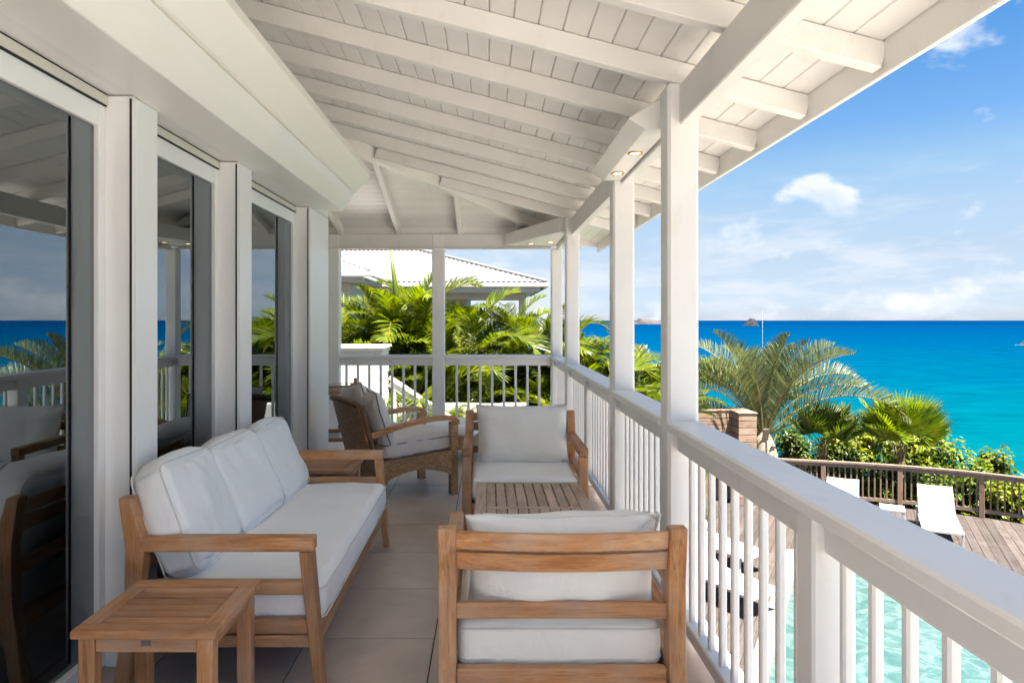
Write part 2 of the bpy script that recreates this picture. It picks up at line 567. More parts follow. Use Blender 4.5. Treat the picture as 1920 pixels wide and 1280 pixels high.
def boxme(sx, sy, sz, b, mat):
    """box with chamfered edges, centred; 24 verts"""
    key = (round(sx, 4), round(sy, 4), round(sz, 4), round(b, 4), mat)
    if key in _boxc:
        return _boxc[key]
    hx, hy, hz = sx / 2, sy / 2, sz / 2
    b = min(b, hx * .9, hy * .9, hz * .9)
    if b <= 0:
        bm = bmesh.new()
        bmesh.ops.create_cube(bm, size=1, matrix=Matrix.Diagonal((sx, sy, sz, 1)))
        me = bpy.data.meshes.new('box')
        bm.to_mesh(me)
        bm.free()
    else:
        vid = {}
        vs = []
        for i in (-1, 1):
            for j in (-1, 1):
                for k in (-1, 1):
                    for ax in range(3):
                        p = [i * (hx - b), j * (hy - b), k * (hz - b)]
                        p[ax] = (i, j, k)[ax] * (hx, hy, hz)[ax]
                        vid[(i, j, k, ax)] = len(vs)
                        vs.append(p)
        fs = []
        for i in (-1, 1):
            f = [vid[(i, j, k, 0)] for j, k in ((-1, -1), (1, -1), (1, 1), (-1, 1))]
            fs.append(f if i > 0 else f[::-1])
            f = [vid[(j, i, k, 1)] for j, k in ((-1, -1), (1, -1), (1, 1), (-1, 1))]
            fs.append(f if i < 0 else f[::-1])
            f = [vid[(j, k, i, 2)] for j, k in ((-1, -1), (1, -1), (1, 1), (-1, 1))]
            fs.append(f if i > 0 else f[::-1])
        for i in (-1, 1):
            for j in (-1, 1):
                fs.append([vid[(i, j, -1, 0)], vid[(i, j, 1, 0)], vid[(i, j, 1, 1)], vid[(i, j, -1, 1)]])
                fs.append([vid[(i, -1, j, 0)], vid[(i, 1, j, 0)], vid[(i, 1, j, 2)], vid[(i, -1, j, 2)]])
                fs.append([vid[(-1, i, j, 1)], vid[(1, i, j, 1)], vid[(1, i, j, 2)], vid[(-1, i, j, 2)]])
        for i in (-1, 1):
            for j in (-1, 1):
                for k in (-1, 1):
                    fs.append([vid[(i, j, k, a)] for a in range(3)])
        me = bpy.data.meshes.new('box')
        me.from_pydata(vs, [], fs)
        bm = bmesh.new()
        bm.from_mesh(me)
        bmesh.ops.recalc_face_normals(bm, faces=bm.faces)
        bm.to_mesh(me)
        bm.free()
    me.materials.append(M[mat])
    _boxc[key] = me
    return me


def box(name, lo, hi, mat, parent=None, b=0.004):
    """axis-aligned box between two corners (parent's frame)"""
    s = [hi[i] - lo[i] for i in range(3)]
    c = [(hi[i] + lo[i]) / 2 for i in range(3)]
    return mk(name, boxme(*s, b, mat), None, parent, c)


def bar(name, a, bb, w, h, mat, parent=None, b=0.004):
    """straight bar from a to bb, w across, h upwards; local x along its length"""
    a = Vector(a)
    bb = Vector(bb)
    d = bb - a
    L = d.length
    x = d.normalized()
    up = Vector((0, 0, 1)) if abs(x.z) < 0.999 else Vector((0, 1, 0))
    y = up.cross(x).normalized()
    z = x.cross(y)
    q = Matrix((x, y, z)).transposed().to_quaternion()
    return mk(name, boxme(L, w, h, b, mat), None, parent, (a + bb) / 2, q)


def prism(name, poly, t0, t1, axis, mat, parent=None, b=0.004, loc=(0, 0, 0), rot=None):
    n = len(poly)
    def P(u, v, t):
        return {'X': (t, u, v), 'Y': (u, t, v), 'Z': (u, v, t)}[axis]
    vs = [P(u, v, t0) for u, v in poly] + [P(u, v, t1) for u, v in poly]
    fs = [list(range(n)), list(range(2 * n - 1, n - 1, -1))]
    for i in range(n):
        j = (i + 1) % n
        fs.append([i, i + n, j + n, j])
    bm = bmesh.new()
    bv = [bm.verts.new(v) for v in vs]
    for f in fs:
        bm.faces.new([bv[i] for i in f])
    bmesh.ops.recalc_face_normals(bm, faces=bm.faces)
    if b > 0:
        bmesh.ops.bevel(bm, geom=list(bm.edges), offset=b, segments=1, affect='EDGES', profile=0.5)
    me = bpy.data.meshes.new(name)
    bm.to_mesh(me)
    bm.free()
    return mk(name, me, mat, parent, loc, rot)


def tube(pts, rad, seg=6, closed=False):
    """returns verts, faces of a tube through pts; rad is a number or a list"""
    pts = [Vector(p) for p in pts]
    n = len(pts)
    rad = rad if isinstance(rad, (list, tuple)) else [rad] * n
    vs, fs = [], []
    prevn = None
    for i in range(n):
        if closed:
            t = (pts[(i + 1) % n] - pts[i - 1]).normalized()
        else:
            t = (pts[min(i + 1, n - 1)] - pts[max(i - 1, 0)]).normalized()
        if prevn is None:
            u = Vector((0, 0, 1)) if abs(t.z) < 0.9 else Vector((1, 0, 0))
            nn = (u - t * u.dot(t)).normalized()
        else:
            nn = (prevn - t * prevn.dot(t)).normalized()
        prevn = nn
        bn = t.cross(nn)
        for k in range(seg):
            a = 2 * PI * k / seg
            vs.append(pts[i] + (nn * math.cos(a) + bn * math.sin(a)) * rad[i])
    m_ = n if closed else n - 1
    for i in range(m_):
        j = (i + 1) % n
        for k in range(seg):
            l = (k + 1) % seg
            fs.append([i * seg + k, i * seg + l, j * seg + l, j * seg + k])
    if not closed:
        fs.append(list(range(seg))[::-1])
        fs.append([(n - 1) * seg + k for k in range(seg)])
    return vs, fs


def tube_obj(name, pts, rad, mat, parent=None, seg=6, closed=False):
    vs, fs = tube(pts, rad, seg, closed)
    return mk(name, mesh(name, vs, fs), mat, parent, smooth=True)


def sweep(name, pts, w, h, mat, parent=None, z=None):
    """rectangular section swept along a polyline in plan (w across, h up)"""
    vs, fs = [], []
    n = len(pts)
    pts = [Vector(p) for p in pts]
    for i, p in enumerate(pts):
        t = (pts[min(i + 1, n - 1)] - pts[max(i - 1, 0)])
        s = Vector((-t.y, t.x, 0)).normalized()
        c = 0.006
        for a, bb in ((-1, -1), (1, -1), (1, 1), (-1, 1)):
            vs.append(p + s * a * w / 2 + Vector((0, 0, bb * h / 2)))
    for i in range(n - 1):
        for k in range(4):
            l = (k + 1) % 4
            fs.append([i * 4 + k, i * 4 + l, i * 4 + 4 + l, i * 4 + 4 + k])
    fs += [[3, 2, 1, 0], [n * 4 - 4, n * 4 - 3, n * 4 - 2, n * 4 - 1]]
    return mk(name, mesh(name, vs, fs), mat, parent)


def copy_tree(o, parent=None):
    c = o.copy()
    COL.objects.link(c)
    c.parent = parent
    for ch in list(o.children):
        copy_tree(ch, c)
    return c


# ------------------------------------------------------------------ ground, sea, pool, deck (setting)
UD = Vector((0.48, 0.877, 0)).normalized()      # direction of the deck planks
ND = Vector((UD.y, -UD.x, 0))
DZ = -3.0                                        # deck level


def smooth(a, b, x):
    t = max(0, min(1, (x - a) / (b - a)))
    return t * t * (3 - 2 * t)


def terrain(x, y):
    e = x * 0.9 + (y - 17) * 0.45
    z = -3.9 + 2.6 * smooth(5, -5, x) + 1.0 * smooth(14, 24, y) * smooth(5, -5, x)
    if e > 10.5:
        z -= (e - 10.5) * 0.9
    if e > 5:
        z += 0.5 * mnoise.noise(Vector((x * .2, y * .2, 0)))
    z = max(z, -33)
    return z


vs, fs = [], []
xs = [-90 + i * 3.0 for i in range(71)]
ys = [-60 + i * 3.0 for i in range(71)]
for y in ys:
    for x in xs:
        vs.append((x, y, terrain(x, y)))
nx = len(xs)
for j in range(len(ys) - 1):
    for i in range(nx - 1):
        fs.append([j * nx + i, j * nx + i + 1, (j + 1) * nx + i + 1, (j + 1) * nx + i])
ground = struct(mk('ground', mesh('ground', vs, fs), 'soil', smooth=True))

SEA_Z = -30.0
vs = [(-60000, -300, SEA_Z), (60000, -300, SEA_Z), (60000, 60000, SEA_Z), (-60000, 60000, SEA_Z)]
sea = struct(mk('sea', mesh('sea', vs, [[0, 1, 2, 3]]), 'sea_water'))

# pool rectangle in (u, n) along the planks
PU0, PU1, PN0, PN1 = 8.2, 14.35, -1.04, 6.2


def un(u, n, z=0.0):
    p = UD * u + ND * n
    return Vector((p.x, p.y, z))


pool = struct(empty('pool', un((PU0 + PU1) / 2, (PN0 + PN1) / 2, DZ - 1.5), math.atan2(UD.y, UD.x)))
pl, pw = PU1 - PU0, PN1 - PN0
box('water_surface', (-pl / 2, -pw / 2, -0.2), (pl / 2, pw / 2, 1.40), 'pool_water', pool, 0)
for nm, lo, hi in (('coping', (-pl / 2 - .25, pw / 2 + .002, 1.2), (pl / 2 + .25, pw / 2 + .25, 1.512)),
                   ('coping', (-pl / 2 - .25, -pw / 2 - .25, 1.2), (pl / 2 + .25, -pw / 2 - .002, 1.512)),
                   ('coping', (pl / 2 + .002, -pw / 2, 1.2), (pl / 2 + .25, pw / 2, 1.511)),
                   ('coping', (-pl / 2 - .25, -pw / 2, 1.2), (-pl / 2 - .002, pw / 2, 1.511))):
    box(nm, lo, hi, 'stone_coping', pool, 0.008)

# line of the curved deck railing (plan)
RAILPTS = [(5.2, 17.6), (6.6, 17.35), (7.55, 17.12), (8.26, 16.93), (9.1, 16.68), (9.9, 16.37), (10.7, 15.97), (11.3, 15.58), (11.9, 15.06), (12.6, 14.3), (13.3, 13.3), (13.8, 12.2)]


def catmull(pts, per=8):
    out = []
    P = [Vector((*p, 0)) for p in pts]
    P = [2 * P[0] - P[1]] + P + [2 * P[-1] - P[-2]]
    for i in range(1, len(P) - 2):
        for k in range(per):
            t = k / per
            a, b_, c, d = P[i - 1:i + 3]
            out.append(0.5 * ((2 * b_) + (-a + c) * t + (2 * a - 5 * b_ + 4 * c - d) * t * t + (-a + 3 * b_ - 3 * c + d) * t ** 3))
    out.append(P[-2])
    return out


CURVE = catmull(RAILPTS)


def inside_deck(p):
    if p.y < 7.9 or p.x < 1.4 or p.x > 13.8:
        return False
    for i in range(len(CURVE) - 1):
        a, b_ = CURVE[i], CURVE[i + 1]
        if a.x <= p.x <= b_.x:
            t = (p.x - a.x) / max(1e-6, b_.x - a.x)
            return p.y < a.y + (b_.y - a.y) * t + 0.05
    return p.x < CURVE[0].x and p.y < 17.6


deck = struct(empty('deck', (0, 0, DZ)))
PWID = 0.165
kk = 0
random.seed(5)
for i in range(-70, 75):
    n = i * PWID
    u = 3.0
    run = None
    segs = []
    while u < 24:
        p = un(u, n)
        ok = inside_deck(p) and not (PU0 - .26 < u < PU1 + .26 and PN0 - .26 < n < PN1 + .26)
        if ok and run is None:
            run = u
        if not ok and run is not None:
            segs.append((run, u))
            run = None
        u += 0.05
    for a, b_ in segs:
        while a < b_ - 0.1:
            e = b_
            bar('plank', un(a + .002, n, -0.014 + random.uniform(-.002, .002)), un(e - .002, n, -0.014), PWID - 0.006, 0.028, 'deck_wood', deck, 0.003)
            a = e
# unseen pale paving below the veranda, added to bounce sunlight up to the ceiling
bounce_ter = struct(empty('bounce_terrace', (0, 0, DZ)))
box('slab', (1.1, -14.0, -0.4), (13.8, 7.9, -0.03), 'grout', bounce_ter, 0)
for i in range(12):
    for j in range(22):
        box('bounce_paver', (1.12 + i * 1.05, -13.98 + j * .995, -0.028), (1.12 + i * 1.05 + 1.04, -13.98 + j * .995 + .985, 0.0), 'bounce_stone', bounce_ter, .004)
# dark frame below the planks
dfpts = [Vector((1.4, 7.95, 0))] + [Vector((1.4, 17.6, 0))] + CURVE + [Vector((13.8, 7.95, 0))]
prism('deck_base', [(q.x, q.y) for q in dfpts if True], -0.6, -0.16, 'Z', 'soil', deck, 0)

# ------------------------------------------------------------------ veranda floor
floor = struct(empty('floor', (0, 0, 0)))
box('slab', (-2.4, -1.3, -0.30), (1.06, 9.42, -0.004), 'grout', floor, 0)
box('edge_board', (1.062, -1.3, -0.34), (1.09, 9.45, -0.001), 'white_paint', floor, 0.003)
box('edge_board', (-2.4, 9.424, -0.34), (1.06, 9.45, -0.001), 'white_paint', floor, 0.003)
for i in range(9):  # added paving behind the camera, out of view, throws sunlight into the veranda
    for j in range(7):
        box('bounce_paver', (-3.9 + i * 1.0, -8.3 + j * 1.0, -0.03), (-3.9 + i * 1.0 + .994, -8.3 + j * 1.0 + .994, 0.0), 'rear_bounce_stone', floor, .003)
box('slab', (-3.95, -8.35, -0.3), (5.1, -1.302, -0.031), 'grout', floor, 0)  # bed under the added sun-reflecting paving
xj = [-2.4] + [-0.2525 + 0.6 * k for k in range(-3, 3) if -2.4 < -0.2525 + 0.6 * k < 1.0] + [1.06]
yj = [3.22 + 0.6 * k for k in range(-9, 11) if -1.4 < 3.22 + 0.6 * k < 9.3] + [9.42]
random.seed(2)
for i in range(len(xj) - 1):
    for j in range(len(yj) - 1):
        g = 0.0028
        o = box('tile', (xj[i] + g, yj[j] + g, -0.012), (xj[i + 1] - g, yj[j + 1] - g, 0.0), 'tile', floor, 0.0012)
        o.location.z += random.uniform(-.0004, .0004)

# ------------------------------------------------------------------ ceiling: boards, rafters, beams, fascia
SL = 0.26
RB = 2.635          # underside of rafters above the beam
XB, YB = 0.92, 9.26
ceil = struct(empty('ceiling', (0, 0, 0)))
RH = 0.105


def rz(x, y):
    return RB + SL * min(XB - x, YB - y)


ZC = RH * math.sqrt(1 + SL * SL) + 0.002


def board(c4, slope_dir, t=0.018):
    """c4: four plan corners; bottom face inset, so that neighbours form a V joint"""
    pts = [Vector((x, y, rz_side(x, y, slope_dir) + ZC)) for x, y in c4]
    cen = sum(pts, Vector()) / 4
    ins = []
    for i in range(4):
        a, b_, c = pts[i - 1], pts[i], pts[(i + 1) % 4]
        d1 = (a - b_).normalized()
        d2 = (c - b_).normalized()
        ins.append(b_ + (d1 + d2).normalized() * 0.0062)
    up1 = Vector((0, 0, 0.006))
    up2 = Vector((0, 0, t))
    vs = ins + [q + up1 for q in pts] + [q + up2 for q in pts]
    fs = [[0, 1, 2, 3], [11, 10, 9, 8]]
    for r_ in (0, 4):
        for i in range(4):
            j = (i + 1) % 4
            fs.append([r_ + j, r_ + i, r_ + 4 + i, r_ + 4 + j])
    me = mesh('board', [v - cen for v in vs], fs)
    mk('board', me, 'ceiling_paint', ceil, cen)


def rz_side(x, y, d):
    return RB + SL * ((XB - x) if d == 'x' else (YB - y))


OV = 1.54
OVY = 0.35
HIP = YB - XB        # y of the hip = HIP + x
bw = 0.118
gap = 0.0010
k = 0
x1 = OV
while x1 > -2.3:
    x0 = x1 - bw
    board([(x0 + gap, -1.3), (x1 - gap, -1.3), (x1 - gap, min(HIP + x1 - gap, YB + OVY)), (x0 + gap, min(HIP + x0 + gap, YB + OVY))], 'x')
    x1 = x0
y1 = YB + OVY
while y1 > HIP - 2.4:
    y0 = y1 - bw
    if y1 - HIP > -2.8:
        board([(-3.0, y0 + gap), (y0 + gap - HIP, y0 + gap), (y1 - gap - HIP, y1 - gap), (-3.0, y1 - gap)], 'y')
    y1 = y0
nrm = Vector((SL, 0, 1)).normalized()
RY = [2.68 + 0.63 * k for k in range(-6, 9)]
for y in RY:
    xe = max(-1.9, y - HIP + 0.075)
    a = Vector((OV - .012, y, rz_side(OV - .012, y, 'x')))
    c = Vector((xe, y, rz_side(xe, y, 'x')))
    off = nrm * RH / 2
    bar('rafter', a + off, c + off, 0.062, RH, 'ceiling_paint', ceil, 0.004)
nry = Vector((0, SL, 1)).normalized()
for x in (-1.98, -1.2, -0.375, 0.41):
    ye = HIP + x + .075
    a = Vector((x, YB + OVY - .012, rz_side(x, YB + OVY - .012, 'y')))
    c = Vector((x, ye, rz_side(x, ye, 'y')))
    bar('rafter', a + nry * RH / 2, c + nry * RH / 2, 0.062, RH, 'ceiling_paint', ceil, 0.004)
# hip rafter
hu = Vector((1, 1, 0)).normalized()
a = Vector((XB + OVY - .02, YB + OVY - .02, 0))
a.z = rz(a.x, a.y) - 0.03
c = Vector((-2.0, HIP - 2.0, 0))
c.z = rz(c.x, c.y) - 0.03
bar('hip_rafter', a + Vector((0, 0, .072)), c + Vector((0, 0, .072)), 0.10, 0.14, 'ceiling_paint', ceil, 0.005)
# blocking boards over the beams between the rafters
# beams
box('beam', (XB, -1.3, 2.44), (XB + 0.07, 9.19, RB - 0.004), 'ceiling_paint', ceil, 0.006)
box('beam', (-3.0, YB - 0.05, 2.475), (0.855, YB + 0.07, 2.665), 'ceiling_paint', ceil, 0.006)
box('bead', (-3.0, YB - 0.075, 2.462), (0.855, YB + 0.05, 2.474), 'ceiling_paint', ceil, 0.003)
box('beam', (-3.0, YB - 0.03, 2.667), (0.855, YB - 0.01, 2.765), 'ceiling_paint', ceil, 0.003)
# fascias
fz = rz_side(OV, 0, 'x')
box('fascia', (OV, -1.3, fz - 0.018), (OV + 0.025, YB + OVY + 0.025, fz + 0.19), 'ceiling_paint', ceil, 0.003)
box('drip_edge', (OV + 0.026, -1.3, fz - 0.012), (OV + 0.032, YB + OVY + 0.03, fz + 0.19), 'white_paint', ceil, 0)
fz2 = rz_side(0, YB + OVY, 'y')
box('fascia', (-3.0, YB + OVY, fz2 - 0.015), (OV - .001, YB + OVY + 0.025, fz2 + 0.19), 'ceiling_paint', ceil, 0.003)
# roof covering over the boards
zt = ZC + 0.022
q = [(OV + .05, -1.3), (OV + .05, YB + OVY + .05), (XB + OVY + .05, YB + OVY + .05), (-6.5, HIP - 6.5), (-6.5, -1.3)]
vs = [(x, y, rz_side(x, y, 'x') + zt) for x, y in q] + [(x, y, rz_side(x, y, 'x') + zt + .03) for x, y in q]
fs = [[4, 3, 2, 1, 0], [5, 6, 7, 8, 9]] + [[i, (i + 1) % 5, 5 + (i + 1) % 5, 5 + i] for i in range(5)]
mk('roof_sheet', mesh('roof_sheet', vs, fs), 'ceiling_paint', ceil)
q = [(XB + OVY + .05, YB + OVY + .05), (-6.5, YB + OVY + .05), (-6.5, HIP - 6.5)]
vs = [(x, y, rz_side(x, y, 'y') + zt) for x, y in q] + [(x, y, rz_side(x, y, 'y') + zt + .03) for x, y in q]
fs = [[2, 1, 0], [3, 4, 5]] + [[i, (i + 1) % 3, 3 + (i + 1) % 3, 3 + i] for i in range(3)]
mk('roof_sheet', mesh('roof_sheet', vs, fs), 'ceiling_paint', ceil)

# ------------------------------------------------------------------ posts
XP = 0.94


def post(x, y, label, w=0.15, d=0.15, top=2.645):
    p = tag(box('veranda_post', (x - w / 2, y - d / 2, 0.0), (x + w / 2, y + d / 2, top), 'white_paint', None, 0.014), label, 'post', 'white veranda posts')
    return p


P1, P2, P3, PC = 3.355, 4.795, 7.60, 9.275
post(XP, P1, 'widest looking white veranda post, nearest to the camera on the sea side')
post(XP, P2, 'white veranda post under the far end of the box with two lit downlights')
post(XP - .005, P3, 'white veranda post close beside the corner post of the sea side railing')
post(0.93, PC, 'white corner post where the end railing meets the sea side railing', top=2.47)
post(-0.67, PC, 'white post in the middle of the end railing', w=0.17, top=2.665)
post(-2.08, PC, 'white post at the left end of the end railing beside the house', top=2.665)

# ------------------------------------------------------------------ railings
def railing(a, b_, along, fixed, label, top=1.015, spacing=0.135, bwid=0.028, newels=(), start=None):
    """along 'y' or 'x' from a to b_, at the given fixed coordinate"""
    mid = (a + b_) / 2
    root = empty('railing', (fixed, mid, 0) if along == 'y' else (mid, fixed, 0), 0)
    tag(root, label, 'railing', 'white veranda railings')
    L = (b_ - a)
    def bx(nm, l0, l1, c0, c1, z0, z1, mat='white_paint', bv=0.004):
        if along == 'y':
            return box(nm, (c0, l0, z0), (c1, l1, z1), mat, root, bv)
        return box(nm, (l0, c0, z0), (l1, c1, z1), mat, root, bv)
    h = L / 2
    bx('handrail', -h, h, -.085, .085, top - .046, top, bv=0.009)
    # board below the handrail, broken at the newels
    cuts = [-h] + [k - mid for k in newels] + [h]
    for i in range(len(cuts) - 1):
        l0 = cuts[i] + (0.052 if i > 0 else 0)
        l1 = cuts[i + 1] - (0.052 if i < len(cuts) - 2 else 0)
        bx('under_rail', l0, l1, -.03, .03, top - .046 - .098, top - .0465, bv=0.004)
        bx('bottom_rail', l0, l1, -.034, .034, 0.055, 0.115, bv=0.006)
    for k in newels:
        bx('newel', k - mid - .05, k - mid + .05, -.06, .06, 0.0, top - .0468, bv=0.008)
    nb = int(L / spacing)
    s0 = (start - mid) if start is not None else -h + (L - (nb - 1) * spacing) / 2
    t = s0
    while t < h - 0.02:
        if t > -h + 0.02 and all(abs(t + mid - k) > 0.085 for k in newels):
            bx('baluster', t - bwid / 2, t + bwid / 2, -bwid / 2, bwid / 2, 0.112, top - .1405, bv=0.006)
        t += spacing
    return root


railing(0.0, P1 - .076, 'y', XP, 'white railing nearest the camera, running along the sea side above the pool', newels=(1.9,), start=0.98)
railing(P1 + .076, P2 - .076, 'y', XP, 'short white railing between the nearest sea side post and the next one')
railing(P2 + .076, P3 - .076, 'y', XP, 'long white railing behind the far armchair with a short newel midway', newels=(6.2,))
railing(P3 + .076, PC - .076, 'y', XP - .005, 'narrow looking white railing in the far corner of the veranda')
railing(-2.004, -0.756, 'x', PC, 'white end railing behind the wicker armchair', top=1.03, spacing=0.155, bwid=0.034)
railing(-0.584, 0.854, 'x', PC, 'white end railing with palm fronds behind it, right of the middle post', top=1.03, spacing=0.16, bwid=0.034)

# ------------------------------------------------------------------ light boxes with downlights
def downlight(parent, x, y, z, r_=0.042):
    seg = 20
    vs, fs = [], []
    prof = [(r_, 0.0), (r_, -0.006), (r_ * .86, -0.008), (r_ * .72, -0.002), (r_ * .68, 0.012)]
    for (rr, zz) in prof:
        for k in range(seg):
            a = 2 * PI * k / seg
            vs.append((rr * math.cos(a), rr * math.sin(a), zz))
    for i in range(len(prof) - 1):
        for k in range(seg):
            l = (k + 1) % seg
            fs.append([i * seg + k, i * seg + l, (i + 1) * seg + l, (i + 1) * seg + k])
    d = mk('downlight', mesh('downlight', vs, fs), 'brass', parent, (x, y, z - 0.001), smooth=True)
    vs = [(0.66 * r_ * math.cos(2 * PI * k / 16), 0.66 * r_ * math.sin(2 * PI * k / 16), -0.0035 - 0.0) for k in range(16)]
    vs += [(v[0], v[1], 0.004) for v in vs]
    fs = [list(range(16))[::-1], list(range(16, 32))] + [[i, (i + 1) % 16, 16 + (i + 1) % 16, 16 + i] for i in range(16)]
    mk('bulb', mesh('bulb', vs, fs), 'lamp_glow', d)
    return d


lb = tag(empty('light_box', (0.85, 4.1, 2.46)), 'white boxed soffit with two lit brass downlights beside the nearest post', 'light box')
prism('casing', [(-.145, .055), (.03, .165), (.065, .165), (.065, 0.0), (-.055, 0.0)], -0.66, 0.61, 'Y', 'ceiling_paint', lb, 0.004)
downlight(lb, -0.005, -0.18, 0.0)
downlight(lb, -0.005, 0.36, 0.0)
lb2 = tag(empty('light_box', (0.72, 8.6, 2.50)), 'white corner soffit with two small downlights at the far corner post', 'light box')
prism('casing', [(-.50, .58), (.10, -.90), (.19, -.90), (.19, .58)], 0.0, 0.16, 'Z', 'ceiling_paint', lb2, 0.004)
downlight(lb2, -0.16, 0.30, 0.0, 0.05)
downlight(lb2, 0.08, 0.15, 0.0, 0.05)

# ------------------------------------------------------------------ villa: walls, pilasters, glass doors
villa = tag(empty('villa', (-1.7, 3.0, 0)), 'white villa wall of glass sliding doors along the left of the veranda', 'house')
VO = Vector((-1.7, 3.0, 0))


def vbox(nm, lo, hi, mat, parent=villa, b=0.004):
    return box(nm, tuple(lo[i] - VO[i] for i in range(3)), tuple(hi[i] - VO[i] for i in range(3)), mat, parent, b)


XG = -1.68
PIL = [(0.55, 0.80), (2.95, 3.165), (4.185, 4.425), (5.846, 6.55)]
for a, b_ in PIL:
    vbox('pilaster', (-1.66, a, 0.0), (-1.53, b_, 2.47), 'frame_white', b=0.006)
    vbox('shutter_track', (-1.546, a - 0.006, 0.02), (-1.538, a - 0.0005, 2.455), 'black_gap', b=0)
    vbox('shutter_guide', (-1.5295, a + 0.001, 0.02), (-1.522, a + 0.035, 2.455), 'frame_white', b=0.002)
vbox('wall', (-1.95, -1.3, 2.475), (-1.535, 6.55, 3.32), 'white_paint', b=0)
vbox('wall', (-1.95, -1.3, 0.0), (-1.60, 0.545, 2.47), 'white_paint', b=0)
vbox('wall', (-5.5, 6.30, 0.0), (-1.665, 6.5495, 2.47), 'white_paint', b=0)
vbox('wall', (-5.5, 6.30, 2.475), (-1.952, 6.5495, 3.9), 'white_paint', b=0)
DOORS = [(0.80, 2.95), (3.165, 4.185), (4.425, 5.846)]
for i, (a, b_) in enumerate(DOORS):
    fr_ = vbox('door', (-1.70, a + .001, 0.012), (-1.652, a + 0.055, 2.42), 'frame_white')
    fr_['label'] = ['glass sliding door at the left edge of the picture', 'glass sliding door behind the sofa', 'glass sliding door nearest the end railing'][i]
    base = fr_.location.copy()
    def sub(nm, lo, hi, mat, b=0.003):
        o = vbox(nm, lo, hi, mat, None, b)
        o.parent = fr_
        o.location = o.location - base
        return o
    sub('stile', (-1.70, b_ - 0.05, 0.012), (-1.652, b_ - .001, 2.42), 'frame_white')
    sub('head', (-1.70, a + 0.0555, 2.325), (-1.654, b_ - .0505, 2.42), 'frame_white')
    sub('sill', (-1.72, a + .0555, 0.012), (-1.645, b_ - .0505, 0.10), 'frame_white')
    sub('pane', (-1.684, a + .056, 0.101), (-1.674, b_ - .051, 2.3245), 'door_glass', 0)
    sub('inner_stile', (-1.80, b_ - .17, 0.05), (-1.765, b_ - .125, 2.40), 'room_wall')
    sub('shutter_slot', (-1.69, a + .001, 2.4255), (-1.640, b_ - .001, 2.466), 'frame_beige', 0.002)
    sub('slot_gap', (-1.70, a + .001, 2.4205), (-1.645, b_ - .001, 2.425), 'black_gap', 0)
    sub('slot_gap', (-1.70, a + .001, 2.4665), (-1.645, b_ - .001, 2.474), 'black_gap', 0)
# room behind the glass
vbox('room_floor', (-6.0, -1.3, -0.30), (-1.735, 6.30, -0.002), 'room_floor', b=0)
vbox('room_ceiling', (-6.0, -1.3, 2.75), (-1.955, 6.298, 2.85), 'room_wall', b=0)
for lo, hi in (((-6.2, -1.3, 0.0), (-6.002, 6.298, 0.25)), ((-6.2, -1.3, 2.5), (-6.002, 6.298, 2.748)), ((-6.2, -1.3, 0.251), (-6.002, -0.8, 2.499)), ((-6.2, 5.8, 0.251), (-6.002, 6.298, 2.499)), ((-6.2, 2.5, 0.251), (-6.002, 2.7, 2.499))):
    vbox('room_wall', lo, hi, 'room_wall', b=0)
vbox('room_wall', (-6.0, -1.5, 0.0), (-1.955, -1.302, 2.748), 'room_wall', b=0)
vbox('room_wall', (-6.0, 6.25, 0.0), (-1.75, 6.298, 2.748), 'room_wall', b=0)
# louvred shutter on the room's end wall
sh = tag(empty('louvre_shutter', (-3.6, 6.24, 1.05)), 'pale louvred shutter seen dimly through the leftmost glass door', 'shutter')
for x in (-.25, .25):
    box('stile', (x - .03, -.03, 0), (x + .03, -.001, 1.2), 'frame_white', sh)
for z in (0.0, 1.14):
    box('rail', (-.2195, -.03, z), (.2195, -.001, z + .06), 'frame_white', sh)
for k in range(15):
    bar('slat', (-.219, -.018, .095 + k * .07), (.219, -.018, .095 + k * .07), 0.012, 0.055, 'frame_white', sh, 0.003)
# grey sofa and cabinet inside
gs = tag(empty('grey_sofa', (-3.2, 3.0, 0)), 'dim grey sofa inside the room behind the leftmost glass door', 'sofa')
# (its cushions are built further down)
cb = tag(empty('cabinet', (-4.2, 5.9, 0)), 'dark grey cabinet with small round knobs inside the room', 'cabinet')
box('carcass', (-.5, -.25, 0.06), (.5, .25, 1.45), 'cabinet_grey', cb, 0.006)
for i in range(2):
    for k in range(3):
        dr = box('drawer', (-.49 + i * .5, -.272, .10 + k * .45), (-.01 + i * .5, -.251, .52 + k * .45), 'cabinet_grey', cb, 0.004)
        tube_obj('knob', [(0, -.012, 0), (0, -.04, 0)], 0.018, 'steel', dr, 10)

# awning cassette
prism_poly = [(-.245, 0.0), (0.0, 0.0), (.075, .095), (.105, .165), (.118, .168), (.245, .297), (.235, .36), (-.245, .36)]
aw = tag(prism('awning_cassette', prism_poly, -3.9, 3.03, 'Y', 'cassette_white', None, 0.004, (-1.283, 3.0, 2.462)),
         'long white awning cassette above the glass doors', 'awning')
vsg, fsg = [], []
box('front_groove', (.099, -3.5, .155), (.108, 3.029, .162), 'frame_beige', aw, 0)
box('end_cap', (-.20, 3.031, 0.03), (.02, 3.036, .33), 'frame_white', aw, 0.001)

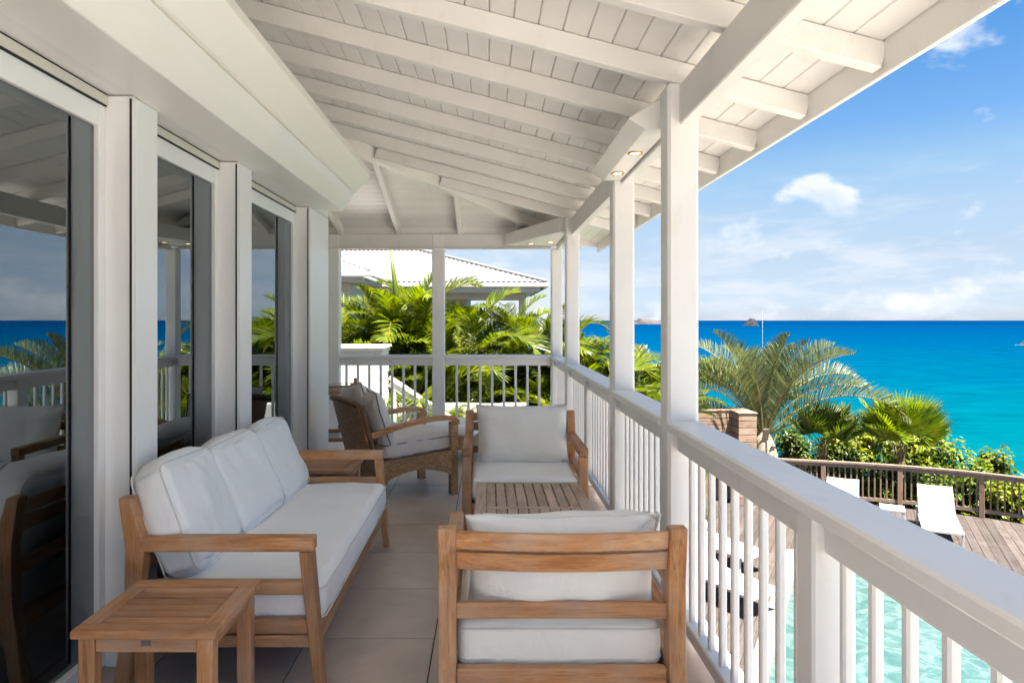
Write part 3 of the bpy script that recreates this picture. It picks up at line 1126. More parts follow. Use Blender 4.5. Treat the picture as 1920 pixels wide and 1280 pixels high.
# ------------------------------------------------------------------ cushions
def cushion_me(w, d, h, r_, puff, seed, n=22, wr=0.006, sag=0.0, corner=0.0):
    """soft box cushion: w (x), d (y), h (z)"""
    hw, hd, hh = w / 2, d / 2, h / 2
    grid = {}
    vs = []
    def S(i):
        s = -1 + 2 * i / n
        return math.sin(s * PI / 2)
    def V(i, j, k):
        key = (i, j, k)
        if key in grid:
            return grid[key]
        u, v, t = S(i), S(j), S(k)
        q = Vector((u * hw, v * hd, t * hh))
        rr = min(r_, hw * .98, hd * .98, hh * .98)
        inn = Vector((max(-hw + rr, min(hw - rr, q.x)), max(-hd + rr, min(hd - rr, q.y)), max(-hh + rr, min(hh - rr, q.z))))
        dd = q - inn
        nrm_ = dd.normalized() if dd.length > 1e-9 else Vector((0, 0, 0))
        p_ = inn + nrm_ * rr if dd.length > 1e-9 else q
        cu, cv, ct = math.cos(u * PI / 2), math.cos(v * PI / 2), math.cos(t * PI / 2)
        p_.z += t * puff * (cu * cv) ** 0.6
        p_.x += u * puff * 0.35 * (cv * ct) ** 0.7
        p_.y += v * puff * 0.35 * (cu * ct) ** 0.7
        if corner:
            e = abs(u * v) ** 6
            p_.z *= 1 - corner * e
        nn = mnoise.noise(Vector((p_.x * 5 + seed, p_.y * 5, p_.z * 5)))
        n2_ = mnoise.noise(Vector((p_.x * 16 + seed * 2, p_.y * 16, p_.z * 11)))
        n3_ = 1 - abs(mnoise.noise(Vector((p_.x * 9 + seed, p_.y * 9 + 3, p_.z * 4)))) * 2
        edge = max(abs(u), abs(v)) ** 4
        amt = wr * (0.9 * nn + (0.35 * n2_ + 0.4 * n3_) * (0.35 + edge))
        dirv = (p_ - inn).normalized() if (p_ - inn).length > 1e-6 else Vector((0, 0, 1))
        p_ = p_ + dirv * amt
        p_.z -= sag * (cu * cv)
        grid[key] = len(vs)
        vs.append(p_)
        return grid[key]
    fs = []
    for a in range(n):
        for b_ in range(n):
            fs.append([V(a, b_, 0), V(a, b_ + 1, 0), V(a + 1, b_ + 1, 0), V(a + 1, b_, 0)])
            fs.append([V(a, b_, n), V(a + 1, b_, n), V(a + 1, b_ + 1, n), V(a, b_ + 1, n)])
            fs.append([V(0, a, b_), V(0, a, b_ + 1), V(0, a + 1, b_ + 1), V(0, a + 1, b_)])
            fs.append([V(n, a, b_), V(n, a + 1, b_), V(n, a + 1, b_ + 1), V(n, a, b_ + 1)])
            fs.append([V(a, 0, b_), V(a + 1, 0, b_), V(a + 1, 0, b_ + 1), V(a, 0, b_ + 1)])
            fs.append([V(a, n, b_), V(a, n, b_ + 1), V(a + 1, n, b_ + 1), V(a + 1, n, b_)])
    return mesh('cushion', vs, fs)


def pillow_parts(w, h, t, seed, n=26, wr=0.012):
    """knife-edge pillow in the xz plane, thickness along y; returns mesh and rim points"""
    hw, hh = w / 2, h / 2
    vs, fs = [], []
    rim = []
    def base(u, v):
        x = hw * u * (1 - 0.055 * (1 - v * v) * abs(u) ** 3)
        z = hh * v * (1 - 0.055 * (1 - u * u) * abs(v) ** 3)
        return x, z
    idx = {}
    for s in (-1, 1):
        for j in range(n + 1):
            for i in range(n + 1):
                u, v = math.sin((-1 + 2 * i / n) * PI / 2), math.sin((-1 + 2 * j / n) * PI / 2)
                x, z = base(u, v)
                edge = (i in (0, n)) or (j in (0, n))
                if edge and s == 1:
                    idx[(s, i, j)] = idx[(-1, i, j)]
                    continue
                th = t / 2 * ((1 - abs(u) ** 3.2) ** 0.62) * ((1 - abs(v) ** 3.2) ** 0.62)
                rad = abs(u) + abs(v)
                ang = math.atan2(v - math.copysign(1, v), u - math.copysign(1, u))
                wk = mnoise.noise(Vector((ang * 5 + seed, s * 3.0, rad * 1.5))) * (max(0, rad - 0.9)) * wr
                wk += mnoise.noise(Vector((x * 7 + seed, s, z * 7))) * wr * 0.6
                y = s * (th + (wk if not edge else 0))
                if edge:
                    y = mnoise.noise(Vector((x * 9 + seed, 0, z * 9))) * 0.012
                    z += mnoise.noise(Vector((x * 6, seed, z * 6))) * 0.008
                idx[(s, i, j)] = len(vs)
                vs.append((x, y, z))
    for s in (-1, 1):
        for j in range(n):
            for i in range(n):
                f = [idx[(s, i, j)], idx[(s, i + 1, j)], idx[(s, i + 1, j + 1)], idx[(s, i, j + 1)]]
                fs.append(f if s < 0 else f[::-1])
    ring = [(i, 0) for i in range(n)] + [(n, j) for j in range(n)] + [(n - i, n) for i in range(n)] + [(0, n - j) for j in range(n)]
    rim = [vs[idx[(-1, i, j)]] for i, j in ring]
    return mesh('pillow', vs, fs), rim


def rrect(w, d, r_, z, seg=5):
    pts = []
    for cx, cy, a0 in ((w / 2 - r_, d / 2 - r_, 0), (-w / 2 + r_, d / 2 - r_, 90), (-w / 2 + r_, -d / 2 + r_, 180), (w / 2 - r_, -d / 2 + r_, 270)):
        for k in range(seg + 1):
            a = R(a0 + 90 * k / seg)
            pts.append((cx + r_ * math.cos(a), cy + r_ * math.sin(a), z))
    return pts


def at_local(root, p):
    """world matrix of a root placed by location and z rotation, for a local point"""
    return Matrix.Translation(root.location) @ Matrix.Rotation(root.rotation_euler.z, 4, 'Z') @ Vector(p)


# ------------------------------------------------------------------ teak seat (armchair and sofa)
def teak_seat(name, W, loc, rzz, wood_tone='teak'):
    """faces local +y; front top edge of the arms at y=+.375"""
    root = empty(name, loc, rzz)
    tx, ty, tz = wood_tone + '_X', wood_tone + '_Y', wood_tone + '_Z'
    F = 0.375
    lw = 0.062
    for s in (-1, 1):
        xo = s * W / 2
        xi = s * (W / 2 - lw)
        x0, x1_ = min(xo, xi), max(xo, xi)
        prism('leg', [(F - .055, .575), (F - .002, .575), (F + .048, 0), (F + .008, 0)], x0, x1_, 'X', tz, root, 0.004)
        prism('back_post', [(F - .80, 0), (F - .745, 0), (F - .688, .36), (F - .672, .585), (F - .725, .79), (F - .775, .79), (F - .747, .585), (F - .752, .36)], x0, x1_, 'X', tz, root, 0.004)
        o = box('armrest', (x0 - .001, F - .695, .5765), (x1_ + .001, F + .004, .632), ty, root, 0.005)
        box('side_rail', (s * (W / 2 - .031) - .018, F - .692, .40), (s * (W / 2 - .031) + .018, F - .03, .455), ty, root, 0.004)
        box('side_rail', (s * (W / 2 - .031) - .02, F - .70, .245), (s * (W / 2 - .031) + .02, F - .012, .30), ty, root, 0.004)
        box('side_rail', (s * (W / 2 - .031) - .018, F - .71, .19), (s * (W / 2 - .031) + .018, F - .008, .238), ty, root, 0.004)
    # curved back slats
    def slat(z0, z1, y0, bow, th=0.024):
        n = 10
        vs, fs = [], []
        x0, x1_ = -W / 2 + lw + .0005, W / 2 - lw - .0005
        c = 0.003
        for i in range(n + 1):
            t = i / n
            x = x0 + (x1_ - x0) * t
            yb = y0 - bow * (1 - (2 * t - 1) ** 2)
            for yy, zz in ((-th / 2 + c, z0), (th / 2 - c, z0), (th / 2, z0 + c), (th / 2, z1 - c), (th / 2 - c, z1), (-th / 2 + c, z1), (-th / 2, z1 - c), (-th / 2, z0 + c)):
                lean = -(zz - .585) * 0.2 if zz > .585 else 0
                vs.append((x, yb + yy + lean, zz))
        for i in range(n):
            for k in range(8):
                l = (k + 1) % 8
                fs.append([i * 8 + k, i * 8 + l, i * 8 + 8 + l, i * 8 + 8 + k])
        fs += [list(range(8))[::-1], [n * 8 + k for k in range(8)]]
        me = mesh('slat', vs, fs)
        mk('slat', me, tx, root)
    slat(.712, .775, F - .712, .032)
    slat(.638, .702, F - .712, .032)
    slat(.465, .52, F - .72, 0.0)
    box('back_rail', (-W / 2 + lw + .0005, F - .742, .235), (W / 2 - lw - .0005, F - .70, .295), tx, root, 0.004)
    box('front_rail', (-W / 2 + lw + .0005, F - .005, .192), (W / 2 - lw - .0005, F + .02, .262), tx, root, 0.004)
    for k in range(7):
        y = F - .63 + k * .09
        box('seat_slat', (-W / 2 + .06, y, .235), (W / 2 - .06, y + .06, .252), tx, root, 0.003)
    return root


# armchair with its back to the camera, armchair facing the camera, sofa
CX, CW = 0.255, 0.855
near = tag(teak_seat('armchair', CW, (CX, 2.30 + .425, 0), 0.0), 'teak armchair seen from behind, nearest the camera', 'armchair', 'teak armchairs by the coffee table')
far = tag(teak_seat('armchair', CW, (CX - .003, 5.0, 0), PI, 'teak'), 'teak armchair facing the camera across the low table', 'armchair', 'teak armchairs by the coffee table')
SW = 1.86
sofa = tag(teak_seat('sofa', SW, (-0.70 - .375, 2.72 + SW / 2, 0), -PI / 2), 'long teak sofa with white cushions along the glass doors', 'sofa')


def add_cushion(name, root, me, lp, rot, label, mat, cat='cushion', pipe=None, group=None):
    """cushion as a thing of its own, placed in the frame of a seat"""
    o = mk(name, me, mat, None, smooth=True)
    Mx = Matrix.Translation(root.location) @ Matrix.Rotation(root.rotation_euler.z, 4, 'Z') @ Matrix.Translation(lp) @ Euler(rot).to_matrix().to_4x4()
    o.matrix_world = Mx
    tag(o, label, cat, group)
    if pipe:
        for pts, rad, pm_ in pipe:
            tube_obj('piping', pts, rad, pm_, o, 5, True)
    return o


# sofa: one long seat cushion and three back cushions
sw_, sd_, sh_ = SW - .135, .70, .165
me = cushion_me(sw_, sd_, sh_, .045, .022, 1.3, n=30, wr=.006)
add_cushion('seat_cushion', sofa, me, (0, .055, .252 + sh_ / 2 + .012), (0, 0, 0), 'long white seat cushion of the teak sofa', 'cushion_white',
            pipe=[(rrect(sw_ + .006, sd_ + .006, .045, sh_ / 2 - .022), .004, 'piping_white'), (rrect(sw_ + .006, sd_ + .006, .045, -sh_ / 2 + .022), .004, 'piping_white')])
labs = ['white back cushion at the far end of the sofa', 'white back cushion in the middle of the sofa', 'white back cushion at the near end of the sofa behind the small table']
for i in range(3):
    w_ = .575
    me = cushion_me(w_, .15, .44, .04, .055, 7.7 * i + 2, n=30, wr=.014, corner=.0)
    x = (-(SW / 2) + .068 + .29 + (.578) * i)
    # local +x of the sofa points to -y world: first one is the far end
    add_cushion('back_cushion', sofa, me, (-(x), -.265 + .008 * i, .622 + (.03, .012, .0)[i]), (R(23 + (-2, 2, 0)[i]), R((-3, 2, 1.5)[i]), R((3, -3, 1)[i])), labs[i], 'cushion_white', group='white sofa back cushions',
                pipe=[([(q[0], s_ * .062, q[1]) for q in rrect(w_ + .024, .464, .05, 0)], .0035, 'piping_white') for s_ in (-1, 1)])

# armchairs
for root, lab_seat, lab_back, sd, lean in ((near, 'white seat cushion of the armchair nearest the camera', 'creamy white back pillow of the armchair nearest the camera', 3.1, -15),
                                           (far, 'white seat cushion of the armchair facing the camera', 'white back pillow of the armchair facing the camera', 8.4, -14)):
    w_ = CW - .135
    me = cushion_me(w_, .69, .165, .035, .016, sd, n=24, wr=.005)
    add_cushion('seat_cushion', root, me, (0, .04, .252 + .095), (0, 0, 0), lab_seat, 'cushion_white' if root is far else 'cushion_cream',
                pipe=[(rrect(w_ + .004, .694, .035, .06), .0035, 'piping_white'), (rrect(w_ + .004, .694, .035, -.045), .0035, 'piping_white')], group='white armchair seat cushions')
    me, rim = pillow_parts(.70, .42 if root is near else .46, .27, sd, wr=.034)
    add_cushion('back_pillow', root, me, (.015 if root is near else -.01, -.215 if root is near else -.205, .60 if root is near else .625), (R(-lean), 0, R(1.5)), lab_back, 'cushion_cream',
                pipe=[(rim, .0045, 'piping_white')], group='armchair back pillows')

# grey sofa inside the room: soft blocks
for nm, sz, lp, rt in (('base', (.95, 2.1, .26), (0, 0, .17), (0, 0, 0)), ('seat', (.80, 1.0, .2), (.05, -.48, .40), (0, 0, 0)), ('seat', (.80, 1.0, .2), (.05, .50, .40), (0, 0, 0)),
                       ('backrest', (.26, 2.1, .52), (-.42, 0, .55), (0, R(-8), 0)), ('arm', (.95, .2, .6), (0, 1.12, .33), (0, 0, 0)), ('arm', (.95, .2, .6), (0, -1.12, .33), (0, 0, 0))):
    mk(nm, cushion_me(*sz, .06, .02, 4, n=12, wr=.006), 'grey_cloth', gs, lp, rt, smooth=True)
for yy, rr in ((-.5, 8), (.4, -6)):
    mk('throw_pillow', pillow_parts(.5, .45, .18, yy * 9, n=14)[0], 'grey_cloth', gs, (-.18, yy, .70), (R(0), R(-18), R(90 + rr)), smooth=True)

# ------------------------------------------------------------------ side tables and coffee table
def side_table(loc, label, rz_=0.0, w=0.47, d=0.44, h=0.50):
    root = tag(empty('side_table', loc, rz_), label, 'side table', 'small slatted teak side tables')
    t = 0.028
    fw = 0.062
    box('end_board', (-w / 2, -d / 2, h - t), (w / 2, -d / 2 + fw, h), 'teak_X', root, 0.004)
    box('end_board', (-w / 2, d / 2 - fw, h - t), (w / 2, d / 2, h), 'teak_X', root, 0.004)
    box('side_board', (-w / 2, -d / 2 + fw + .001, h - t), (-w / 2 + fw, d / 2 - fw - .001, h), 'teak_Y', root, 0.003)
    box('side_board', (w / 2 - fw, -d / 2 + fw + .001, h - t), (w / 2, d / 2 - fw - .001, h), 'teak_Y', root, 0.003)
    n = 6
    y0 = -d / 2 + fw + .004
    sw = (d - 2 * fw - .008) / n
    for k in range(n):
        box('slat', (-w / 2 + fw + .002, y0 + k * sw + .004, h - t + .003), (w / 2 - fw - .004, y0 + (k + 1) * sw - .004, h - .003), 'teak_X', root, 0.003)
    for sx in (-1, 1):
        for sy in (-1, 1):
            cx, cy = sx * (w / 2 - .043), sy * (d / 2 - .043)
            box('leg', (cx - .026, cy - .026, 0), (cx + .026, cy + .026, h - t - .0005), 'teak_Z', root, 0.004)
    for sy in (-1, 1):
        cy = sy * (d / 2 - .036)
        ap = box('apron', (-w / 2 + .0695, cy - .011, h - t - .052), (w / 2 - .0695, cy + .011, h - t - .0005), 'teak_X', root, 0.003)
        if sy < 0:
            box('plaque', (-.016, -.0135, -.004), (.016, -.0112, .014), 'plaque', ap, 0.001)
    for sx in (-1, 1):
        cx = sx * (w / 2 - .036)
        box('apron', (cx - .011, -d / 2 + .0695, h - t - .052), (cx + .011, d / 2 - .0695, h - t - .0005), 'teak_Y', root, 0.003)
    return root


side_table((-1.112, 2.415, 0), 'small slatted teak side table at the near end of the sofa')
side_table((-1.165, 4.88, 0), 'small slatted teak side table half hidden beyond the far sofa arm', h=0.475, d=0.42)

ct = tag(empty('coffee_table', (0.258, 3.87, 0)), 'low weathered teak coffee table between the two armchairs', 'table')
tw, tl, th = .668, 1.19, .44
fw = .065
for s in (-1, 1):
    box('edge_board', (s * tw / 2 - (fw if s > 0 else 0), -tl / 2, th - .03), (s * tw / 2 + (fw if s < 0 else 0), tl / 2, th), 'teak_grey_Y', ct, 0.004)
    box('end_board', (-tw / 2 + fw + .001, s * tl / 2 - (.022 if s > 0 else 0), th - .03), (tw / 2 - fw - .001, s * tl / 2 + (.022 if s < 0 else 0), th - .001), 'teak_grey_X', ct, 0.003)
box('cross_board', (-tw / 2 + fw + .001, -.02, th - .03), (tw / 2 - fw - .001, .02, th - .001), 'teak_grey_X', ct, 0.003)
n = 9
sw = (tw - 2 * fw) / n
for k in range(n):
    x0 = -tw / 2 + fw + k * sw
    for y0, y1_ in ((-tl / 2 + .024, -.022), (.022, tl / 2 - .024)):
        box('slat', (x0 + .003, y0, th - .026), (x0 + sw - .003, y1_, th - .002), 'teak_grey_Y', ct, 0.003)
for sx in (-1, 1):
    for sy in (-1, 1):
        cx, cy = sx * (tw / 2 - .032), sy * (tl / 2 - .032)
        box('leg', (cx - .03, cy - .03, 0), (cx + .03, cy + .03, th - .0305), 'teak_grey_Z', ct, 0.004)
for s in (-1, 1):
    box('apron', (s * (tw / 2 - .03) - .011, -tl / 2 + .063, th - .095), (s * (tw / 2 - .03) + .011, tl / 2 - .063, th - .031), 'teak_grey_Y', ct, 0.003)
    box('apron', (-tw / 2 + .063, s * (tl / 2 - .03) - .011, th - .095), (tw / 2 - .063, s * (tl / 2 - .03) + .011, th - .031), 'teak_grey_X', ct, 0.003)

# ------------------------------------------------------------------ wicker armchair
def slab_uv(name, f, nu, nv, off, parent, uvscale, mat='wicker', sm=True):
    """closed sheet: f(u,v) -> point, off(u,v) -> thickness vector"""
    vs, fs, uv = [], [], []
    for s in (0, 1):
        for j in range(nv + 1):
            for i in range(nu + 1):
                u, v = i / nu, j / nv
                q = Vector(f(u, v)) + Vector(off(u, v)) * s
                vs.append(q)
                uv.append((u * uvscale[0] + s * .1, v * uvscale[1]))
    n1_ = (nu + 1) * (nv + 1)
    def I(s, i, j):
        return s * n1_ + j * (nu + 1) + i
    for j in range(nv):
        for i in range(nu):
            fs.append([I(0, i, j), I(0, i, j + 1), I(0, i + 1, j + 1), I(0, i + 1, j)])
            fs.append([I(1, i, j), I(1, i + 1, j), I(1, i + 1, j + 1), I(1, i, j + 1)])
    for i in range(nu):
        fs.append([I(0, i, 0), I(0, i + 1, 0), I(1, i + 1, 0), I(1, i, 0)])
        fs.append([I(0, i, nv), I(1, i, nv), I(1, i + 1, nv), I(0, i + 1, nv)])
    for j in range(nv):
        fs.append([I(0, 0, j), I(1, 0, j), I(1, 0, j + 1), I(0, 0, j + 1)])
        fs.append([I(0, nu, j), I(0, nu, j + 1), I(1, nu, j + 1), I(1, nu, j)])
    me = mesh(name, vs, fs, uv)
    bm = bmesh.new()
    bm.from_mesh(me)
    bmesh.ops.recalc_face_normals(bm, faces=bm.faces)
    bm.to_mesh(me)
    bm.free()
    return mk(name, me, mat, parent)


wc = tag(empty('wicker_armchair', (-.755, 6.03, 0), R(-60)), 'brown woven wicker armchair with teak arms by the end railing', 'armchair')
hw = .365
slab_uv('backrest', lambda u, v: ((2 * u - 1) * (hw - .015 * v), -.315 - .17 * v - .05 * (1 - (2 * u - 1) ** 2), .17 + .645 * v + .03 * v * (1 - (2 * u - 1) ** 2)), 16, 14,
        lambda u, v: (0, -.045, -.008), wc, (.73, .72))
for s in (-1, 1):
    def side(u, v, s=s):
        y = -.34 + .69 * u
        zb = .15 + .10 * math.sin(PI * min(1, u * 1.02)) ** 0.8
        zt_ = .345 + .045 * u
        return (s * (hw - .045), y, zb + (zt_ - zb) * v)
    slab_uv('side_panel', side, 18, 6, lambda u, v, s=s: (s * .045, 0, 0), wc, (.70, .20))
    rimp = []
    # arm post and front leg in one tapering woven column
    slab_uv('arm_post', lambda u, v, s=s: (s * (hw - .062) if True else 0, .302 + .062 * u, .625 * v), 2, 10,
            lambda u, v, s=s: (s * (.062), 0, 0), wc, (.064, .62))
    slab_uv('leg', lambda u, v, s=s: (s * (hw - .06), -.36 + .055 * u + (.03 * v), .19 * v), 2, 4, lambda u, v, s=s: (s * .055, 0, 0), wc, (.06, .19))
    # braided edge of the back
    tube_obj('rim', [(s * (hw - .008 - .015 * t), -.335 - .17 * t, .17 + .645 * t) for t in [i / 10 for i in range(11)]], .026, 'wicker', wc, 8)
    # teak arm
    pts = [(-.47, .545), (-.36, .572), (-.2, .615), (-.02, .648), (.14, .664), (.27, .664), (.335, .652), (.362, .628), (.368, .60)]
    vs, fs = [], []
    for i, (y, z) in enumerate(pts):
        a_, b2 = pts[max(i - 1, 0)], pts[min(i + 1, len(pts) - 1)]
        t_ = Vector((b2[0] - a_[0], b2[1] - a_[1])).normalized()
        nn_ = Vector((-t_.y, t_.x))
        hgt = .021
        wd = .026 + .006 * (i / len(pts))
        for sx, sz in ((-1, -1), (1, -1), (1, .55), (.6, 1), (-.6, 1), (-1, .55)):
            vs.append((s * (hw - .031) + sx * wd, y + nn_.x * hgt * sz, z + nn_.y * hgt * sz))
    for i in range(len(pts) - 1):
        for k in range(6):
            l = (k + 1) % 6
            fs.append([i * 6 + k, i * 6 + l, i * 6 + 6 + l, i * 6 + 6 + k])
    fs += [list(range(6))[::-1], [(len(pts) - 1) * 6 + k for k in range(6)]]
    mk('arm', mesh('arm', vs, fs), 'teak_Y', wc)
slab_uv('front_panel', lambda u, v: ((2 * u - 1) * (hw - .065), .345, (.19 + .05 * math.sin(PI * u)) * (1 - v) + .39 * v), 14, 5, lambda u, v: (0, -.04, 0), wc, (.6, .2))
slab_uv('seat', lambda u, v: ((2 * u - 1) * (hw - .046), -.36 + .69 * v, .33 + .03 * v), 6, 6, lambda u, v: (0, 0, -.03), wc, (.64, .69))
tube_obj('rim', [((2 * t - 1) * (hw - .025), -.505 - .05 * (1 - (2 * t - 1) ** 2) - .022, .813 + .03 * (1 - (2 * t - 1) ** 2)) for t in [i / 14 for i in range(15)]], .028, 'wicker', wc, 8)

me = cushion_me(.62, .66, .14, .03, .03, 21, n=22, wr=.01)
add_cushion('seat_cushion', wc, me, (0, .03, .43), (R(3), 0, 0), 'pinkish white seat cushion with dark piping on the wicker armchair', 'cushion_pink',
            pipe=[(rrect(.626, .666, .03, .052), .0045, 'piping_dark'), (rrect(.626, .666, .03, -.052), .0045, 'piping_dark')])
me, rim = pillow_parts(.56, .52, .20, 33, wr=.03)
add_cushion('back_pillow', wc, me, (.05, -.285, .675), (R(17), R(4), R(-3)), 'cream back pillow with dark piping on the wicker armchair', 'cushion_pink',
            pipe=[(rim, .005, 'piping_dark')])
me, rim = pillow_parts(.50, .46, .14, 43, wr=.03)
add_cushion('back_pillow', wc, me, (-.09, -.375, .725), (R(17), R(-9), R(3)), 'second cream pillow tucked behind at the far side of the wicker armchair', 'cushion_pink',
            pipe=[(rim, .005, 'piping_dark')])

# footstool behind the far armchair
ot = tag(empty('footstool', (-.36, 7.45, 0), R(-12)), 'wicker footstool with white cushion behind the teak armchair', 'footstool')
for s in (-1, 1):
    slab_uv('side_panel', lambda u, v, s=s: (s * .25, -.28 + .56 * u, .14 + .14 * v), 8, 3, lambda u, v, s=s: (s * .03, 0, 0), ot, (.56, .14))
    slab_uv('side_panel', lambda u, v, s=s: (-.249 + .498 * u, s * .25, .14 + .14 * v), 8, 3, lambda u, v, s=s: (0, s * .03, 0), ot, (.5, .14))
    for s2 in (-1, 1):
        slab_uv('leg', lambda u, v, s=s, s2=s2: (s * .225, s2 * .25 - .025 + .05 * u, .14 * v), 2, 3, lambda u, v, s=s: (s * .05, 0, 0), ot, (.05, .14))
box('top', (-.248, -.248, .25), (.248, .248, .277), 'wicker', ot, 0.002)
add_cushion('stool_cushion', ot, cushion_me(.55, .55, .11, .03, .025, 61, n=18, wr=.008), (0, 0, .338), (0, 0, 0), 'white cushion on the footstool behind the teak armchair', 'cushion_white')

# serving trolley
tr_ = tag(empty('serving_trolley', (-1.60, 7.25, 0), R(8)), 'wooden serving trolley with wheels behind the wicker armchair', 'trolley')
for sx in (-1, 1):
    for sy in (-1, 1):
        box('post', (sx * .17 - .016, sy * .29 - .016, .06), (sx * .17 + .016, sy * .29 + .016, .86 if sx > 0 else .80), 'teak_Z', tr_, 0.003)
for z in (.26, .74):
    for sx in (-1, 1):
        box('shelf_rail', (sx * .17 - .012, -.273, z), (sx * .17 + .012, .273, z + .04), 'teak_Y', tr_, 0.003)
    for sy in (-1, 1):
        box('shelf_rail', (-.153, sy * .29 - .012, z), (.153, sy * .29 + .012, z + .04), 'teak_X', tr_, 0.003)
    box('shelf', (-.157, -.277, z + .012), (.157, .277, z + .020), 'door_glass', tr_, 0)
for sy in (-1, 1):
    tube_obj('guard_rod', [(-.17, sy * .29, .80), (.17, sy * .29, .80)], .005, 'steel', tr_)
for sy in (-1, 1):
    wpts = [(.17 + .095 * math.cos(a), sy * .325, .11 + .095 * math.sin(a)) for a in [2 * PI * k / 24 for k in range(24)]]
    wh = tube_obj('wheel', wpts, .013, 'rubber', tr_, 8, True)
    for k in range(3):
        a = k * PI / 3 + .2
        tube_obj('spoke', [(.17 + .09 * math.cos(a), sy * .325, .11 + .09 * math.sin(a)), (.17 - .09 * math.cos(a), sy * .325, .11 - .09 * math.sin(a))], .007, 'teak_X', wh)
tube_obj('axle', [(.17, -.33, .11), (.17, .33, .11)], .008, 'steel', tr_)

# ------------------------------------------------------------------ pool deck: railing, screen, loungers
dr = tag(empty('deck_railing', (9.0, 16.0, DZ)), 'curved weathered wooden railing round the pool deck', 'railing')
O = Vector((9.0, 16.0, 0))
rp = [q for q in CURVE if q.x > 6.7] + [Vector((13.86, 11.0, 0)), Vector((13.88, 9.0, 0)), Vector((13.89, 6.0, 0)), Vector((13.9, 3.0, 0))]
def lift(z):
    return [Vector((q.x - O.x, q.y - O.y, z)) for q in rp]
sweep('handrail', lift(1.0), .135, .045, 'rail_wood_X', dr)
sweep('under_rail', lift(.925), .05, .075, 'rail_wood_X', dr)
sweep('bottom_rail', lift(.15), .05, .08, 'rail_wood_X', dr)
# walk along the curve
cum = [0]
for i in range(len(rp) - 1):
    cum.append(cum[-1] + (rp[i + 1] - rp[i]).length)
def on_curve(s):
    for i in range(len(rp) - 1):
        if cum[i + 1] >= s:
            t = (s - cum[i]) / (cum[i + 1] - cum[i])
            return rp[i].lerp(rp[i + 1], t), (rp[i + 1] - rp[i])
    return rp[-1], rp[-1] - rp[-2]
posts = []
for px in (6.75, 8.3, 9.88, 11.28, 12.45, 13.4):
    for i in range(len(rp) - 1):
        if rp[i].x <= px <= rp[i + 1].x:
            posts.append(cum[i] + (px - rp[i].x) / (rp[i + 1].x - rp[i].x) * (cum[i + 1] - cum[i]))
posts += [cum[-1] - k for k in (.06, 1.9, 3.8, 5.7, 7.6)]
for s in posts:
    q, t = on_curve(s)
    o = mk('post', boxme(.105, .105, .975, .006, 'rail_wood_Z'), None, dr, (q.x - O.x, q.y - O.y, .4885), (0, 0, math.atan2(t.y, t.x)))
s = 0.06
while s < cum[-1]:
    if all(abs(s - k) > .085 for k in posts):
        q, t = on_curve(s)
        mk('baluster', boxme(.034, .034, .71, .004, 'rail_wood_Z'), None, dr, (q.x - O.x, q.y - O.y, .5415), (0, 0, math.atan2(t.y, t.x)))
    s += .128

sc_ = tag(empty('plank_screen', (5.5, 17.3, DZ)), 'tall wooden screen of horizontal boards beside the silvery palm', 'screen')
nb = 13
bh = 2.22 / nb
for k in range(nb):
    z0 = k * bh + .009
    z1 = (k + 1) * bh - .009
    box('board', (-2.2, -.2, z0), (.60, -.17, z1), 'screen_wood', sc_, 0.003)
    bar('board', (.615, -.66, (z0 + z1) / 2), (.615, -.171, (z0 + z1) / 2), .03, z1 - z0, 'screen_wood', sc_, 0.003)
    box('board', (.60, -.691, z0), (1.04, -.661, z1), 'screen_wood', sc_, 0.003)
    bar('board', (1.025, -.66, (z0 + z1) / 2), (1.025, .2, (z0 + z1) / 2), .03, z1 - z0, 'screen_wood', sc_, 0.003)
box('backing', (-2.2, -.168, 0), (.598, .3, 2.2), 'soil', sc_, 0)
box('backing', (.632, -.658, 0), (1.008, .2, 2.2), 'soil', sc_, 0)
box('cap', (-2.22, -.215, 2.222), (.585, .3, 2.25), 'screen_wood', sc_, 0.004)
box('cap', (.586, -.71, 2.222), (1.055, .25, 2.25), 'screen_wood', sc_, 0.004)


def lounger(loc, rz_, label):
    """foot at local -y, raised back at +y"""
    root = tag(empty('sun_lounger', loc, rz_), label, 'sun lounger', 'white sun loungers on the pool deck')
    w = .66
    for s in (-1, 1):
        bar('side_rail', (s * w / 2, -.98, .33), (s * w / 2, .98, .33), .035, .05, 'lounger_white', root, .006)
        for y in (-.9, .75):
            bar('leg', (s * (w / 2 - .001), y, .0), (s * (w / 2 - .001), y, .304), .035, .04, 'lounger_white', root, .005)
    box('end_rail', (-w / 2 + .018, -.98, .305), (w / 2 - .018, -.945, .354), 'lounger_white', root, .006)
    box('end_rail', (-w / 2 + .018, .945, .305), (w / 2 - .018, .98, .354), 'lounger_white', root, .006)
    def sling(nm, y0, z0, y1_, z1_, sag):
        slab_uv(nm, lambda u, v: ((2 * u - 1) * (w / 2 - .004), y0 + (y1_ - y0) * v, z0 + (z1_ - z0) * v - sag * math.sin(PI * u) - sag * math.sin(PI * v)), 6, 6, lambda u, v: (0, 0.004, -.014), root, (1, 1), 'lounger_white')
    sling('seat', -.97, .372, .22, .372, .008)
    sling('backrest', .225, .375, .86, .87, .01)
    for s in (-1, 1):
        bar('back_frame', (s * (w / 2 - .02), .23, .352), (s * (w / 2 - .02), .86, .843), .03, .03, 'lounger_white', root, .004)
        bar('strut', (s * (w / 2 - .05), .62, .64), (s * (w / 2 - .05), .88, .35), .02, .02, 'dark_frame', root, .003)
    return root


